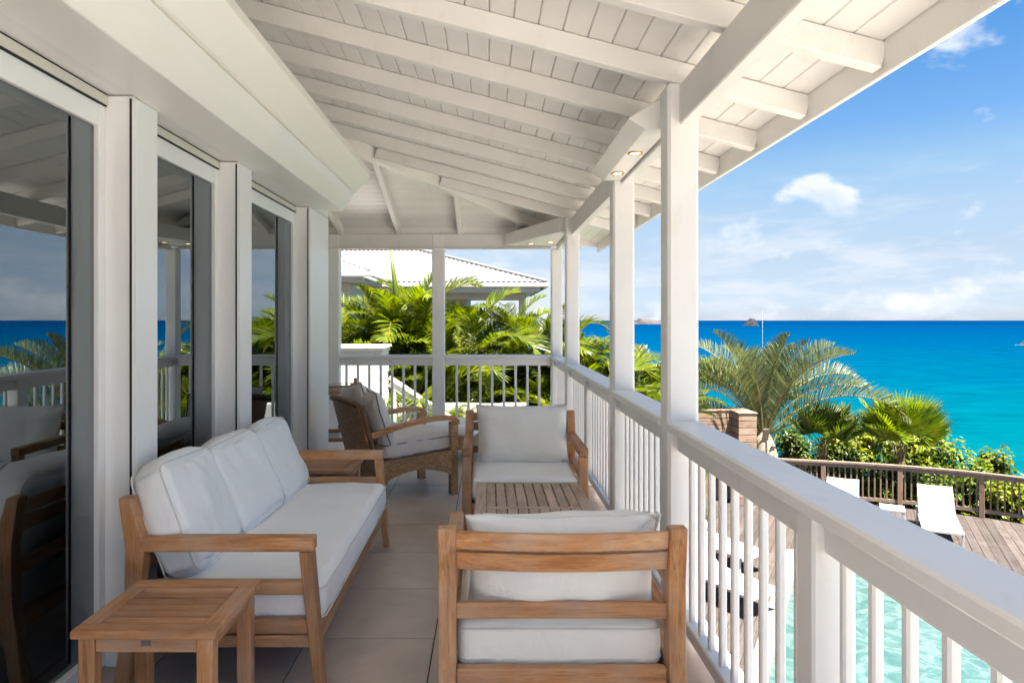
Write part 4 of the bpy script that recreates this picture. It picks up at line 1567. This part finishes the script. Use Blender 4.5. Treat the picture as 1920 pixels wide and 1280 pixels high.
AL = math.atan2(UD.y, UD.x) - PI / 2
lounger((9.42, 14.28, DZ), AL, 'white sun lounger facing the pool, right one by the curved wooden railing')
lounger((7.75, 14.95, DZ), AL, 'white sun lounger partly hidden by the handrail, left of the white pool table')
lounger((4.25, 12.9, DZ), AL + R(58), 'white sun lounger glimpsed high between the balusters')
lounger((3.75, 11.2, DZ), AL + R(58), 'white sun lounger glimpsed low between the balusters')
pt = tag(empty('pool_table', (8.85, 14.95, DZ), AL), 'low white side table between the two sun loungers', 'side table')
box('top', (-.24, -.24, .36), (.24, .24, .41), 'lounger_white', pt, .006)
for sx in (-1, 1):
    for sy in (-1, 1):
        box('leg', (sx * .21 - .025, sy * .21 - .025, 0), (sx * .21 + .025, sy * .21 + .025, .3595), 'lounger_white', pt, .004)
mst = tag(tube_obj('flagpole', [(7.72, 19.2, terrain(7.72, 19.2) - .2), (7.72, 19.2, 1.75)], [.007, .004], 'plaque', None, 8), 'thin white pole rising behind the silvery palm', 'pole')

# ------------------------------------------------------------------ palms
def pinnate_me(name, L, arch, nl, ll, seed, vang=0.35, fwd=0.75, width=0.022, droop=0.35, mat='areca_leaf', rmat='stem_yellow', stalk=0.18, rad=0.011, sidebend=0.0, r_tip=0.3):
    """frond that leaves the origin along +x and arches down in the xz plane"""
    rnd = random.Random(seed)
    N = 16
    pts, tan = [], []
    p_ = Vector((0, 0, 0))
    for i in range(N + 1):
        t = i / N
        a = -arch * (t ** 1.5)
        sb = sidebend * t * t
        d = Vector((math.cos(a) * math.cos(sb), math.sin(sb), math.sin(a)))
        pts.append(p_.copy())
        tan.append(d)
        p_ = p_ + d * (L / N)
    vs, fs = tube(pts, [rad * (1 - .8 * i / N) for i in range(N + 1)], 5)
    nr = len(fs)
    def at(t):
        k = min(int(t * N), N - 1)
        f = t * N - k
        return pts[k].lerp(pts[k + 1], f), tan[k].lerp(tan[k + 1], f).normalized()
    for i in range(nl):
        t = stalk + (1 - stalk) * (i + .5) / nl
        pos, tg = at(t)
        up = Vector((-tg.z, 0, tg.x)).normalized()
        if up.z < 0:
            up = -up
        tt = (t - stalk) / (1 - stalk)
        prof = (math.sin(PI * min(1, tt * .86 + .12))) ** .7
        l = ll * prof * rnd.uniform(.88, 1.08)
        for s in (-1, 1):
            sd = tg.cross(up) * s
            va = vang + rnd.uniform(-.16, .16)
            fw = fwd * (0.75 + .55 * tt) + rnd.uniform(-.07, .07)
            d = (sd * math.cos(fw) + tg * math.sin(fw)) * math.cos(va) + up * math.sin(va)
            d.normalize()
            wv = (tg * math.cos(fw) - sd * math.sin(fw) * 0.6 + up * rnd.uniform(-.3, .3)).normalized()
            w = width * rnd.uniform(.85, 1.15)
            p0 = pos
            p1 = pos + d * l * .35
            p2 = pos + d * l * .72 + Vector((0, 0, -droop * l * .12))
            p3 = pos + d * l + Vector((0, 0, -droop * l * .42))
            b0 = len(vs)
            vs += [p0 - wv * w * .25, p0 + wv * w * .25, p1 + wv * w * .5, p1 - wv * w * .5, p2 + wv * w * .38, p2 - wv * w * .38, p3]
            fs += [[b0, b0 + 1, b0 + 2, b0 + 3], [b0 + 3, b0 + 2, b0 + 4, b0 + 5], [b0 + 5, b0 + 4, b0 + 6]]
    me = mesh(name, vs, fs)
    me.materials.append(M[mat])
    me.materials.append(M[rmat])
    for i in range(nr):
        me.polygons[i].material_index = 1
    return me


ARE = [pinnate_me('areca_frond', L, arch, 46, ll, sd, vang=va, droop=dr_, width=.031) for L, arch, ll, sd, va, dr_ in
       ((1.7, 1.5, .46, 1, .35, .5), (1.5, 1.1, .42, 2, .45, .4), (1.85, 1.9, .48, 3, .3, .6), (1.35, .8, .40, 4, .5, .35), (1.6, 1.35, .44, 5, .1, .7))]
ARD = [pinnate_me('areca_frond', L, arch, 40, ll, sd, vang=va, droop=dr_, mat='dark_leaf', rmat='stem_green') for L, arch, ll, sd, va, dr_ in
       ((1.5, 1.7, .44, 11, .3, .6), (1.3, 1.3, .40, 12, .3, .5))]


def frond(root, me, pos, az, elev, roll=0.0, name='frond', scale=1.0):
    o = mk(name, me, None, root, pos)
    o.rotation_mode = 'QUATERNION'
    o.rotation_quaternion = (Matrix.Rotation(az, 3, 'Z') @ Matrix.Rotation(-elev, 3, 'Y') @ Matrix.Rotation(roll, 3, 'X')).to_quaternion()
    if scale != 1.0:
        o.scale = (scale,) * 3
    return o


def areca(x, y, top, label, nst, nf, seed, spread=.7, spear=False):
    rnd = random.Random(seed)
    g = terrain(x, y)
    root = tag(empty('areca_palm', (x, y, g)), label, 'palm tree', 'bright green palms beyond the end railing')
    H = top - g
    for i in range(nst):
        a = rnd.uniform(0, 2 * PI)
        rr = spread * math.sqrt(rnd.uniform(0.02, 1))
        hh = H * rnd.uniform(.42, .66) if i else H * .70
        bx_, by_ = rr * .5 * math.cos(a), rr * .5 * math.sin(a)
        tx_, ty_ = rr * math.cos(a), rr * math.sin(a)
        tube_obj('stem', [(bx_, by_, -.1), ((bx_ + tx_) / 2, (by_ + ty_) / 2, hh * .5), (tx_, ty_, hh)], [.04, .033, .022], 'stem_green', root, 6)
        for k in range(nf):
            az = a + k * 2.4 + rnd.uniform(-.4, .4)
            lev = k / max(1, nf - 1)
            elev = R(80 - 62 * lev + rnd.uniform(-8, 8))
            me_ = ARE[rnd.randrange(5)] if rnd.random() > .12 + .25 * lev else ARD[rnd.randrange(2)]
            frond(root, me_, (tx_, ty_, hh - .12 * lev), az, elev, rnd.uniform(-.5, .5), scale=rnd.uniform(.8, 1.1))
    # low dark fronds that fill the foot of the clump
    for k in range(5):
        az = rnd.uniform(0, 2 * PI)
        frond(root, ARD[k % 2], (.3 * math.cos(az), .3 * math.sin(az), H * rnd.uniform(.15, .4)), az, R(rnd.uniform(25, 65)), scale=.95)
    if spear:
        vs, fs = tube([(0, 0, H * .66), (-.04, 0, H * .85), (-.16, 0, H * 1.04)], [.03, .06, .008], 6)
        mk('spear_leaf', mesh('spear_leaf', vs, fs), 'areca_spear', root, smooth=True)
    return root


areca(-2.95, 12.6, 1.65, 'low palm clump behind the white landing at the left end', 6, 9, 101)
areca(-1.75, 13.3, 2.75, 'tallest palm with a pale green spear leaf, left of the middle post', 8, 9, 102, spear=True)
areca(-0.75, 12.9, 2.1, 'palm directly behind the middle post of the end railing', 6, 9, 103)
areca(-0.15, 13.9, 2.6, 'palm right of the middle post in front of the white roof', 8, 9, 104)
areca(0.75, 13.2, 2.3, 'palm below the right end of the neighbouring roof', 7, 9, 105)
areca(1.55, 13.9, 1.85, 'palm behind the corner post of the veranda', 7, 9, 106)
areca(1.95, 13.4, 1.9, 'palm seen between the corner post and the next sea side post', 7, 9, 107)
areca(2.55, 13.0, 1.35, 'palm on the right of the row, against the sea beside the second post', 7, 9, 108)
areca(0.2, 12.3, 0.65, 'low palm behind the end railing, in front of the row of palms', 6, 8, 109)
areca(1.3, 12.2, 0.75, 'low palm beside the corner, its fronds against the white balusters', 6, 8, 110)
areca(-1.4, 12.0, 0.7, 'low palm beyond the sloping stair rail', 6, 8, 111)

areca(2.9, 13.9, 1.15, 'palm at the seaward end of the row, just left of the nearest post', 6, 8, 112)

# dark undergrowth under the palms
def leaf_cloud(name, n, rad, seed, mat, parent, cen=(0, 0, 0), size=(.06, .11), shell=.5, flat=1.0):
    rnd = random.Random(seed)
    vs, fs = [], []
    # a few lumps
    lumps = [(Vector((rnd.uniform(-.65, .65) * rad[0], rnd.uniform(-.65, .65) * rad[1], rnd.uniform(-.55, .6) * rad[2])), rnd.uniform(.35, .6)) for _ in range(14)]
    for i in range(n):
        c, s = rnd.choice(lumps)
        d = Vector((rnd.gauss(0, 1), rnd.gauss(0, 1), rnd.gauss(0, 1))).normalized()
        rr = s * (rnd.random() ** shell)
        p_ = c + Vector((d.x * rad[0], d.y * rad[1], d.z * rad[2])) * rr
        nrm_ = (d + Vector((0, 0, .8)) + Vector((rnd.gauss(0, .4), rnd.gauss(0, .4), rnd.gauss(0, .4)))).normalized()
        t = nrm_.cross(Vector((rnd.gauss(0, 1), rnd.gauss(0, 1), rnd.gauss(0, .5)))).normalized()
        b_ = nrm_.cross(t)
        l = rnd.uniform(*size)
        w = l * rnd.uniform(.42, .62)
        i0 = len(vs)
        q = p_ + Vector(cen)
        vs += [q - t * l * .5, q + b_ * w * .5 + nrm_ * l * .06, q + t * l * .5 - nrm_ * l * .08, q - b_ * w * .5 + nrm_ * l * .06]
        fs += [[i0, i0 + 1, i0 + 2], [i0, i0 + 2, i0 + 3]]
    return mk(name, mesh(name, vs, fs), mat, parent)


def shrub(x, y, zb, rad, n, seed, mat, label, size=(.07, .13), group='shrubs behind the deck railing'):
    root = tag(empty('shrub', (x, y, zb)), label, 'shrub', group)
    leaf_cloud('foliage', n, rad, seed, mat, root, (0, 0, rad[2]), (size[0] * .7, size[1] * 1.25))
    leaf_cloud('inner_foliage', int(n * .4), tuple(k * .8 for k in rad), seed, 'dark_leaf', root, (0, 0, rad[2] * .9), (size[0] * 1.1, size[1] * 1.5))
    rnd = random.Random(seed)
    for k in range(4):
        a = rnd.uniform(0, 6.28)
        tube_obj('branch', [(0.1 * math.cos(a), .1 * math.sin(a), -.3), (rad[0] * .4 * math.cos(a), rad[1] * .4 * math.sin(a), rad[2] * .7), (rad[0] * .6 * math.cos(a), rad[1] * .6 * math.sin(a), rad[2] * 1.3)], [.035, .022, .008], 'branch_grey', root, 5)
    return root


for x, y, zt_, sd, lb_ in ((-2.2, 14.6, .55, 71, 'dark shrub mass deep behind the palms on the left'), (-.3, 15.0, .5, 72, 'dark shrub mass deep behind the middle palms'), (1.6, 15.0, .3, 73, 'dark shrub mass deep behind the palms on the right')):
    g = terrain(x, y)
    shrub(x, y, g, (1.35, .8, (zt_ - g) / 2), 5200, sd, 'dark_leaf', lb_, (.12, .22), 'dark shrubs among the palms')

# silvery triangle palm by the deck
TP = (7.15, 17.75, DZ - .3)
tp = tag(empty('triangle_palm', TP), 'silvery green palm with long arching fronds beside the wooden screen', 'palm tree')
vs, fs = tube([(0, 0, -.3), (0, 0, .7), (0.02, 0, 1.35), (0, 0, 1.75), (0, 0, 2.05)], [.26, .30, .34, .22, .06], 12)
mk('trunk', mesh('trunk', vs, fs), 'palm_boot', tp, smooth=True)
rnd = random.Random(9)
for k in range(16):
    a = k * 2.4
    zz = .45 + k * .085
    rr = .30 - .1 * (k / 16)
    bx_, by_ = math.cos(a), math.sin(a)
    bar('leaf_base', (bx_ * rr, by_ * rr, zz), (bx_ * (rr + .10), by_ * (rr + .10), zz + .30), .16, .03, 'palm_boot', tp, .012)
SIL = [pinnate_me('silver_frond', L, arch, 66, ll, sd, vang=va, fwd=.72, droop=dr_, mat='silver_leaf', rmat='stem_yellow', stalk=.14, rad=.03, width=.028)
       for L, arch, ll, sd, va, dr_ in ((3.1, 1.65, .58, 21, .85, .2), (3.0, 1.2, .56, 22, .8, .15), (3.3, 1.8, .55, 23, .75, .25), (2.7, .8, .52, 24, .8, .1))]
# azimuth, elevation, variant
for az, el, v_ in ((5, 66, 0), (-12, 47, 2), (18, 76, 1), (-30, 62, 0), (178, 66, 0), (165, 78, 1), (196, 56, 2), (150, 70, 0), (214, 70, 1), (80, 66, 0), (270, 80, 3), (300, 70, 1), (335, 84, 3), (190, 34, 1), (-4, 32, 2), (60, 78, 1), (240, 74, 0), (200, 80, 3), (10, 84, 3), (100, 72, 1), (-20, 72, 1)):
    frond(tp, SIL[v_], (0.05 * math.cos(R(az)), 0.05 * math.sin(R(az)), 1.75), R(az), R(el), R(rnd.uniform(-18, 18)), scale=rnd.uniform(.98, 1.2))


def fan_me(name, rad, spread, nseg, seed, mat, stalk=.5, cup=.25):
    """fan leaf: stalk along +x, pleated blade round its end"""
    rnd = random.Random(seed)
    vs, fs = tube([(0, 0, 0), (stalk * .5, 0, .01), (stalk, 0, 0)], [.016, .012, .009], 5)
    nr = len(fs)
    c = Vector((stalk, 0, 0))
    for i in range(nseg):
        a0 = -spread / 2 + spread * i / nseg
        a1 = -spread / 2 + spread * (i + 1) / nseg
        am = (a0 + a1) / 2
        L = rad * rnd.uniform(.9, 1.04) * (1 - .12 * abs(am / (spread / 2)) ** 2)
        j = L * .62
        def P(a, r_, z):
            return c + Vector((math.cos(a) * r_, math.sin(a) * r_, cup * (r_ / rad) ** 2 * rad * (.4 + abs(math.sin(a)) * .8) + z))
        b0 = len(vs)
        pz = .018
        vs += [P(am, .03, 0), P(a0, j, -pz), P(am, j * 1.02, pz), P(a1, j, -pz), P(am, L, -.03 * rad - rnd.uniform(0, .08) * rad)]
        fs += [[b0, b0 + 1, b0 + 2], [b0, b0 + 2, b0 + 3], [b0 + 1, b0 + 4, b0 + 2], [b0 + 2, b0 + 4, b0 + 3]]
    me = mesh(name, vs, fs)
    me.materials.append(M[mat])
    me.materials.append(M['stem_green'])
    for i in range(nr):
        me.polygons[i].material_index = 1
    return me


FAN = [fan_me('fan', .95, R(215), 46, s, 'fan_leaf', .55, cu) for s, cu in ((1, .12), (2, .25), (3, .35))]
FAD = [fan_me('fan', .72, R(200), 38, s, 'fan_leaf_dark', .5, cu) for s, cu in ((5, .2), (6, .4))]


def fan_palm(x, y, base, crown, label, leaves, fans, seed, tr_rad=.1, group='fan palms behind the deck railing'):
    root = tag(empty('fan_palm', (x, y, base)), label, 'palm tree', group)
    H = crown - base
    vs, fs = tube([(0, 0, -.3), (0, 0, H * .55), (0, 0, H * .8), (0, 0, H)], [tr_rad, tr_rad * 1.05, tr_rad * 1.15, tr_rad * .4], 10)
    mk('trunk', mesh('trunk', vs, fs), 'palm_fibre', root, smooth=True)
    rnd = random.Random(seed)
    for k in range(8):
        a = k * 2.4
        bar('leaf_base', (math.cos(a) * tr_rad, math.sin(a) * tr_rad, H - .42 + k * .03), (math.cos(a) * (tr_rad + .07), math.sin(a) * (tr_rad + .07), H + .06), .05, .015, 'stem_yellow', root, .005)
    for i, (az, el, roll, sc) in enumerate(leaves):
        frond(root, fans[i % len(fans)], (0, 0, H - .05), R(az), R(el), R(roll), 'leaf', sc)
    return root


fan_palm(10.45, 17.3, DZ - .4, -1.72, 'bright fan palm with a wide round leaf head, right of the silvery palm',
         [(250, 72, 8, 1.1), (300, 62, -15, 1.1), (355, 52, 20, 1.05), (20, 42, 0, 1.0), (180, 50, -12, 1.1), (150, 62, 10, 1.0), (90, 70, 0, 1.05), (215, 58, 10, 1.0), (330, 35, 30, .95), (60, 55, 0, 1.0), (120, 40, 0, .95), (195, 30, 0, .9)], FAN, 5, .11)
fan_palm(8.72, 17.75, DZ - .5, -1.78, 'smaller dark fan palm between the silvery palm and the bright fan palm',
         [(250, 76, 0, 1.15), (330, 58, 10, 1.15), (10, 45, 0, 1.1), (190, 52, -8, 1.15), (160, 40, 0, 1.1), (90, 75, 0, 1.15), (215, 60, 20, 1.0), (300, 40, 10, 1.0), (40, 60, 0, 1.1), (350, 22, 0, 1.0)], FAD, 6, .07)
fan_palm(8.15, 20.3, DZ - .8, -.85, 'dark fan palm half hidden behind the silvery palm',
         [(10, 40, 0, 1.25), (30, 60, 0, 1.2), (340, 25, 0, 1.25), (190, 40, 0, 1.25), (170, 20, 0, 1.2), (205, 60, 0, 1.2), (90, 70, 0, 1.1), (260, 72, 0, 1.2), (0, 5, 0, 1.2)], FAD, 8, .09)
fan_palm(6.35, 20.3, DZ - .8, -.75, 'dark fan palm behind the wooden screen',
         [(10, 40, 0, 1.25), (30, 60, 0, 1.2), (190, 40, 0, 1.25), (170, 20, 0, 1.2), (205, 60, 0, 1.2), (90, 70, 0, 1.1), (260, 62, 0, 1.2), (180, 0, 0, 1.2)], FAD, 9, .09)

# shrubs beyond the deck railing
SH = [(8.0, 18.5, .6, (.9, .6, .85), 2600, 'shrub_olive', 'olive grey shrub behind the left end of the deck railing', (.05, .10)),
      (8.7, 19.3, .95, (.8, .6, 1.0), 2600, 'shrub_leaf', 'green shrub below the smaller fan palm', (.07, .13)),
      (10.15, 19.3, 1.0, (1.0, .7, 1.15), 3400, 'shrub_bright', 'yellow green shrub between the two fan palms', (.10, .18)),
      (11.7, 18.5, .95, (1.1, .7, 1.1), 3600, 'shrub_bright', 'yellow green shrub right of the bright fan palm', (.10, .18)),
      (11.0, 17.4, .35, (.9, .5, .75), 2600, 'shrub_leaf', 'dense green shrub behind the railing left of the right lounger', (.06, .12)),
      (12.4, 16.6, .0, (.8, .6, .85), 2800, 'shrub_bright', 'bright shrub seen through the railing beside its right post', (.08, .14)),
      (13.3, 16.9, -.15, (.9, .7, 1.1), 2600, 'shrub_leaf', 'dark green shrub at the right edge behind the deck railing', (.10, .2)),
      (9.4, 17.7, .2, (.7, .4, .7), 2000, 'shrub_leaf', 'low green shrub behind the railing below the fan palm trunk', (.06, .11)),
      (14.0, 15.6, -.15, (.8, .7, 1.0), 2200, 'shrub_leaf', 'green shrub beyond the railing at the far right edge', (.10, .2))]
SH += [(8.7, 18.0, .30, (.8, .45, .8), 2600, 'shrub_olive', 'dull green shrub behind the second railing bay from the left', (.06, .11)),
       (10.3, 17.5, .45, (.9, .45, .95), 3200, 'shrub_leaf', 'leafy shrub behind the railing between the two lounger backs', (.07, .13)),
       (11.9, 17.0, .30, (.85, .45, .9), 3200, 'shrub_leaf', 'leafy shrub behind the railing just right of the lounger', (.07, .13)),
       (12.7, 15.7, .0, (.6, .45, .9), 2600, 'shrub_bright', 'bright leafy shrub through the last railing bay at the right', (.08, .15)),
       (9.5, 18.9, .75, (.7, .5, 1.0), 2600, 'shrub_leaf', 'green shrub low between the two fan palm trunks', (.07, .13)),
       (12.9, 17.6, .62, (.55, .5, .9), 1800, 'shrub_bright', 'small bright shrub tip poking above the railing at the right', (.09, .15))]
for i, (x, y, zoff, rad, n, mt, lb_, sz) in enumerate(SH):
    shrub(x, y, DZ + zoff - rad[2] - .15, rad, n, 200 + i, mt, lb_, sz)

# ------------------------------------------------------------------ neighbouring house, stair, low wall
def corrugated(name, corners, pitch, amp, mat, parent):
    """sheet with waves: corners eave-left, eave-right, ridge-right, ridge-left"""
    el, er, rr_, rl = [Vector(c) for c in corners]
    W = (er - el).length
    n = max(4, int(W / pitch * 6))
    nrm_ = (er - el).cross(rl - el).normalized()
    if nrm_.z < 0:
        nrm_ = -nrm_
    ax = (er - el).normalized()
    sl_ = (rl - el) - ax * (rl - el).dot(ax)      # straight up the slope
    vs, fs = [], []
    H = sl_.length
    up = sl_.normalized()
    xl, xr = (rl - el).dot(ax), (rr_ - el).dot(ax)
    for i in range(n + 1):
        x = W * i / n
        # top of the sheet on this line
        if x < xl:
            h = H * x / xl
        elif x > xr:
            h = H * (W - x) / max(1e-6, W - xr)
        else:
            h = H
        a = amp * math.cos(2 * PI * x / pitch)
        vs += [el + ax * x + nrm_ * a, el + ax * x + up * h + nrm_ * a]
    for i in range(n):
        fs.append([2 * i, 2 * i + 2, 2 * i + 3, 2 * i + 1])
    return mk(name, mesh(name, vs, fs), mat, parent, smooth=True)


HE, HR = 2.95, 4.72
hs_ = tag(empty('neighbour_house', (-4.0, 30.0, 0)), 'white neighbouring house with corrugated hip roof behind the palms', 'house')
def HL(p):
    return (p[0] + 4.0, p[1] - 30.0, p[2])
ex0, ex1, ey0, ey1, dd = -16.0, 2.2, 26.0, 36.8, 5.4
E = [(ex0, ey0, HE), (ex1, ey0, HE), (ex1, ey1, HE), (ex0, ey1, HE)]
Rr = [(ex0 + dd, ey0 + dd, HR), (ex1 - dd, ey0 + dd, HR)]
rf = corrugated('roof', [HL(E[0]), HL(E[1]), HL(Rr[1]), HL(Rr[0])], .20, .022, 'roof_metal', hs_)
o = corrugated('roof', [HL(E[1]), HL(E[2]), HL(Rr[1]), HL(Rr[1])], .20, .022, 'roof_metal', hs_)
o = corrugated('roof', [HL(E[2]), HL(E[3]), HL(Rr[0]), HL(Rr[1])], .20, .022, 'roof_metal', hs_)
tube_obj('ridge_cap', [HL((E[1][0], E[1][1], HE + .03)), HL((Rr[1][0], Rr[1][1], HR + .04)), HL((Rr[0][0], Rr[0][1], HR + .04))], .07, 'roof_metal', hs_, 6)
box('gutter', HL((ex0, ey0 - .12, HE - .20)), HL((ex1 + .12, ey0 - .01, HE - .04)), 'render_white', hs_, .02)
box('fascia', HL((ex0, ey0 + .0, HE - .36)), HL((ex1 - .2, ey0 + .1, HE - .202)), 'render_white', hs_, .01)
box('gutter', HL((ex1 + .01, ey0 - .009, HE - .20)), HL((ex1 + .12, ey1, HE - .04)), 'render_white', hs_, .02)
box('soffit', HL((ex0, ey0 + .02, HE - .40)), HL((ex1 - .4, ey1, HE - .362)), 'render_white', hs_, .0)
box('beam', HL((-4.0, ey0 + .9, HE - .62)), HL((ex1 - .7, ey0 + 1.1, HE - .402)), 'render_white', hs_, .01)
box('column', HL((1.22, ey0 + .88, -1.5)), HL((1.48, ey0 + 1.12, HE - .6205)), 'render_white', hs_, .015)
box('column', HL((-2.2, ey0 + .88, -1.5)), HL((-1.94, ey0 + 1.12, HE - .6205)), 'render_white', hs_, .015)
box('wall', HL((-15, ey0 + 3.0, -2.5)), HL((-.9, ey1 - 1, HE - .41)), 'render_white', hs_, .0)
for x in (-5.6, -3.4):
    w_ = box('window', HL((x - .55, ey0 + 2.93, 1.0)), HL((x + .55, ey0 + 2.998, 2.3)), 'frame_beige', hs_, .01)
    for s in (-1, 1):
        box('pane', (s * .26 - .22, -.04, -.58), (s * .26 + .22, -.0345, .58), 'dark_frame', w_, 0)
# nearer wing at the left with its own eave
wg = tag(empty('neighbour_wing', (-8.0, 23.0, 0)), 'corner of a nearer white wing with short eave at the left end', 'house')
def WL(p):
    return (p[0] + 8.0, p[1] - 23.0, p[2])
a_ = [(-12, 20.5, 3.0), (-3.55, 20.5, 3.0), (-5.4, 22.35, 3.62), (-10, 22.35, 3.62)]
corrugated('roof', [WL(c) for c in a_], .2, .022, 'roof_metal', wg)
corrugated('roof', [WL((-3.55, 20.5, 3.0)), WL((-3.55, 24.2, 3.0)), WL((-5.4, 22.35, 3.62)), WL((-5.4, 22.35, 3.62))], .2, .022, 'roof_metal', wg)
box('gutter', WL((-12, 20.38, 2.80)), WL((-3.43, 20.49, 2.96)), 'render_white', wg, .02)
box('gutter', WL((-3.54, 20.4905, 2.80)), WL((-3.43, 24.2, 2.96)), 'render_white', wg, .02)
box('soffit', WL((-12, 20.5, 2.66)), WL((-3.75, 24.2, 2.798)), 'render_white', wg, .01)
box('wall', WL((-12, 21.1, -2.5)), WL((-4.25, 23.9, 2.655)), 'render_white', wg, 0)

# landing and stair beyond the end railing
ld = tag(empty('stair_landing', (-1.9, 10.9, 0)), 'white boarded stair landing with flat cap beyond the end railing', 'landing')
box('cap', (-.9, -.45, 1.06), (.30, .45, 1.10), 'white_paint', ld, .008)
box('panel', (-.86, -.40, -2.0), (.26, .40, 1.0), 'white_paint', ld, .006)
box('frieze', (-.88, -.42, 1.0005), (.28, .42, 1.0595), 'white_paint', ld, .004)
for k in range(9):
    box('board', (-.85 + k * .124, -.418, -1.9), (-.85 + k * .124 + .115, -.4005, .995), 'white_paint', ld, .004)
st = tag(empty('stair_rail', (-1.55, 10.75, 0)), 'sloping white stair handrail with balusters going down to the right', 'railing')
sl0, sl1 = Vector((0, 0, .60)), Vector((1.55, 0, -.42))
bar('handrail', sl0, sl1, .10, .055, 'white_paint', st, .006)
bar('under_rail', sl0 + Vector((0, 0, -.09)), sl1 + Vector((0, 0, -.09)), .05, .09, 'white_paint', st, .004)
bar('stringer', sl0 + Vector((0, 0, -.95)), sl1 + Vector((0, 0, -.95)), .06, .26, 'white_paint', st, .004)
for k in range(11):
    t = (k + .6) / 11
    q = sl0.lerp(sl1, t)
    box('baluster', (q.x - .018, -.018, q.z - .90), (q.x + .018, .018, q.z - .13), 'white_paint', st, .004)
lw_ = tag(box('low_wall', (-2.6, 11.25, -2.6), (.66, 11.45, .12), 'render_white', None, .01), 'low white rendered wall under the palms beyond the end railing', 'wall')

# ------------------------------------------------------------------ islands
def island(name, px, wl, wpx, hpx, seed, mat, label, prof, surf=True):
    D = 1280 * (1.5 - SEA_Z) / (wl - 600)
    s = D / 1280
    cx = (px - 915) * s
    root = tag(empty(name, (cx, D, SEA_Z)), label, 'island', 'rocky islets on the horizon')
    W, H = wpx * s, hpx * s
    n, mrow = 36, 10
    vs, fs = [], []
    for j in range(mrow + 1):
        v = j / mrow
        for i in range(n):
            a = 2 * PI * i / n
            x = math.cos(a)
            hx = 0.0
            # height profile along x
            rr = 1 - v * .97
            px_ = x * rr
            t = (px_ + 1) / 2 * (len(prof) - 1)
            k = min(int(t), len(prof) - 2)
            hp = prof[k] + (prof[k + 1] - prof[k]) * (t - k)
            z = H * hp * min(1, (1 - rr) * 3.0) ** .7 - 2
            nn_ = mnoise.noise(Vector((px_ * 4 + seed, math.sin(a) * rr * 4, v * 3)))
            vs.append((px_ * W / 2 * (1 + .1 * nn_), math.sin(a) * rr * W * .3 * (1 + .1 * nn_), z * (1 + .25 * nn_)))
    for j in range(mrow):
        for i in range(n):
            k = (i + 1) % n
            fs.append([j * n + i, j * n + k, (j + 1) * n + k, (j + 1) * n + i])
    fs.append([mrow * n + i for i in range(n)])
    mk('rock', mesh('rock', vs, fs), mat, root)
    if surf:
        vs, fs = [], []
        for i in range(n):
            a = 2 * PI * i / n
            k1 = 1.04 + .12 * mnoise.noise(Vector((i * .7, seed, 0)))
            vs += [(math.cos(a) * W / 2 * .96, math.sin(a) * W * .29, .25), (math.cos(a) * W / 2 * k1, math.sin(a) * W * .3 * (k1 + .1), .25)]
        for i in range(n):
            k = (i + 1) % n
            fs.append([2 * i, 2 * i + 1, 2 * k + 1, 2 * k])
        mk('surf', mesh('surf', vs, fs), 'surf', root)
    return root


island('islet', 1216, 607.5, 66, 11, 3, 'rock_pale', 'pale rocky islet on the horizon between the two sea side posts', [.2, .5, .95, .7, .8, .6, .65, .4, .2])
island('islet', 1409, 610.5, 31, 13, 7, 'rock', 'dark humped islet on the horizon above the silvery palm', [.25, .6, .85, .95, 1.0, 1.0, .7, .2, .1])
island('islet', 1922, 647, 34, 12, 11, 'rock', 'surf washed rock at the right edge of the sea', [.1, .2, .3, .5, .9, 1.0, .8, .4])
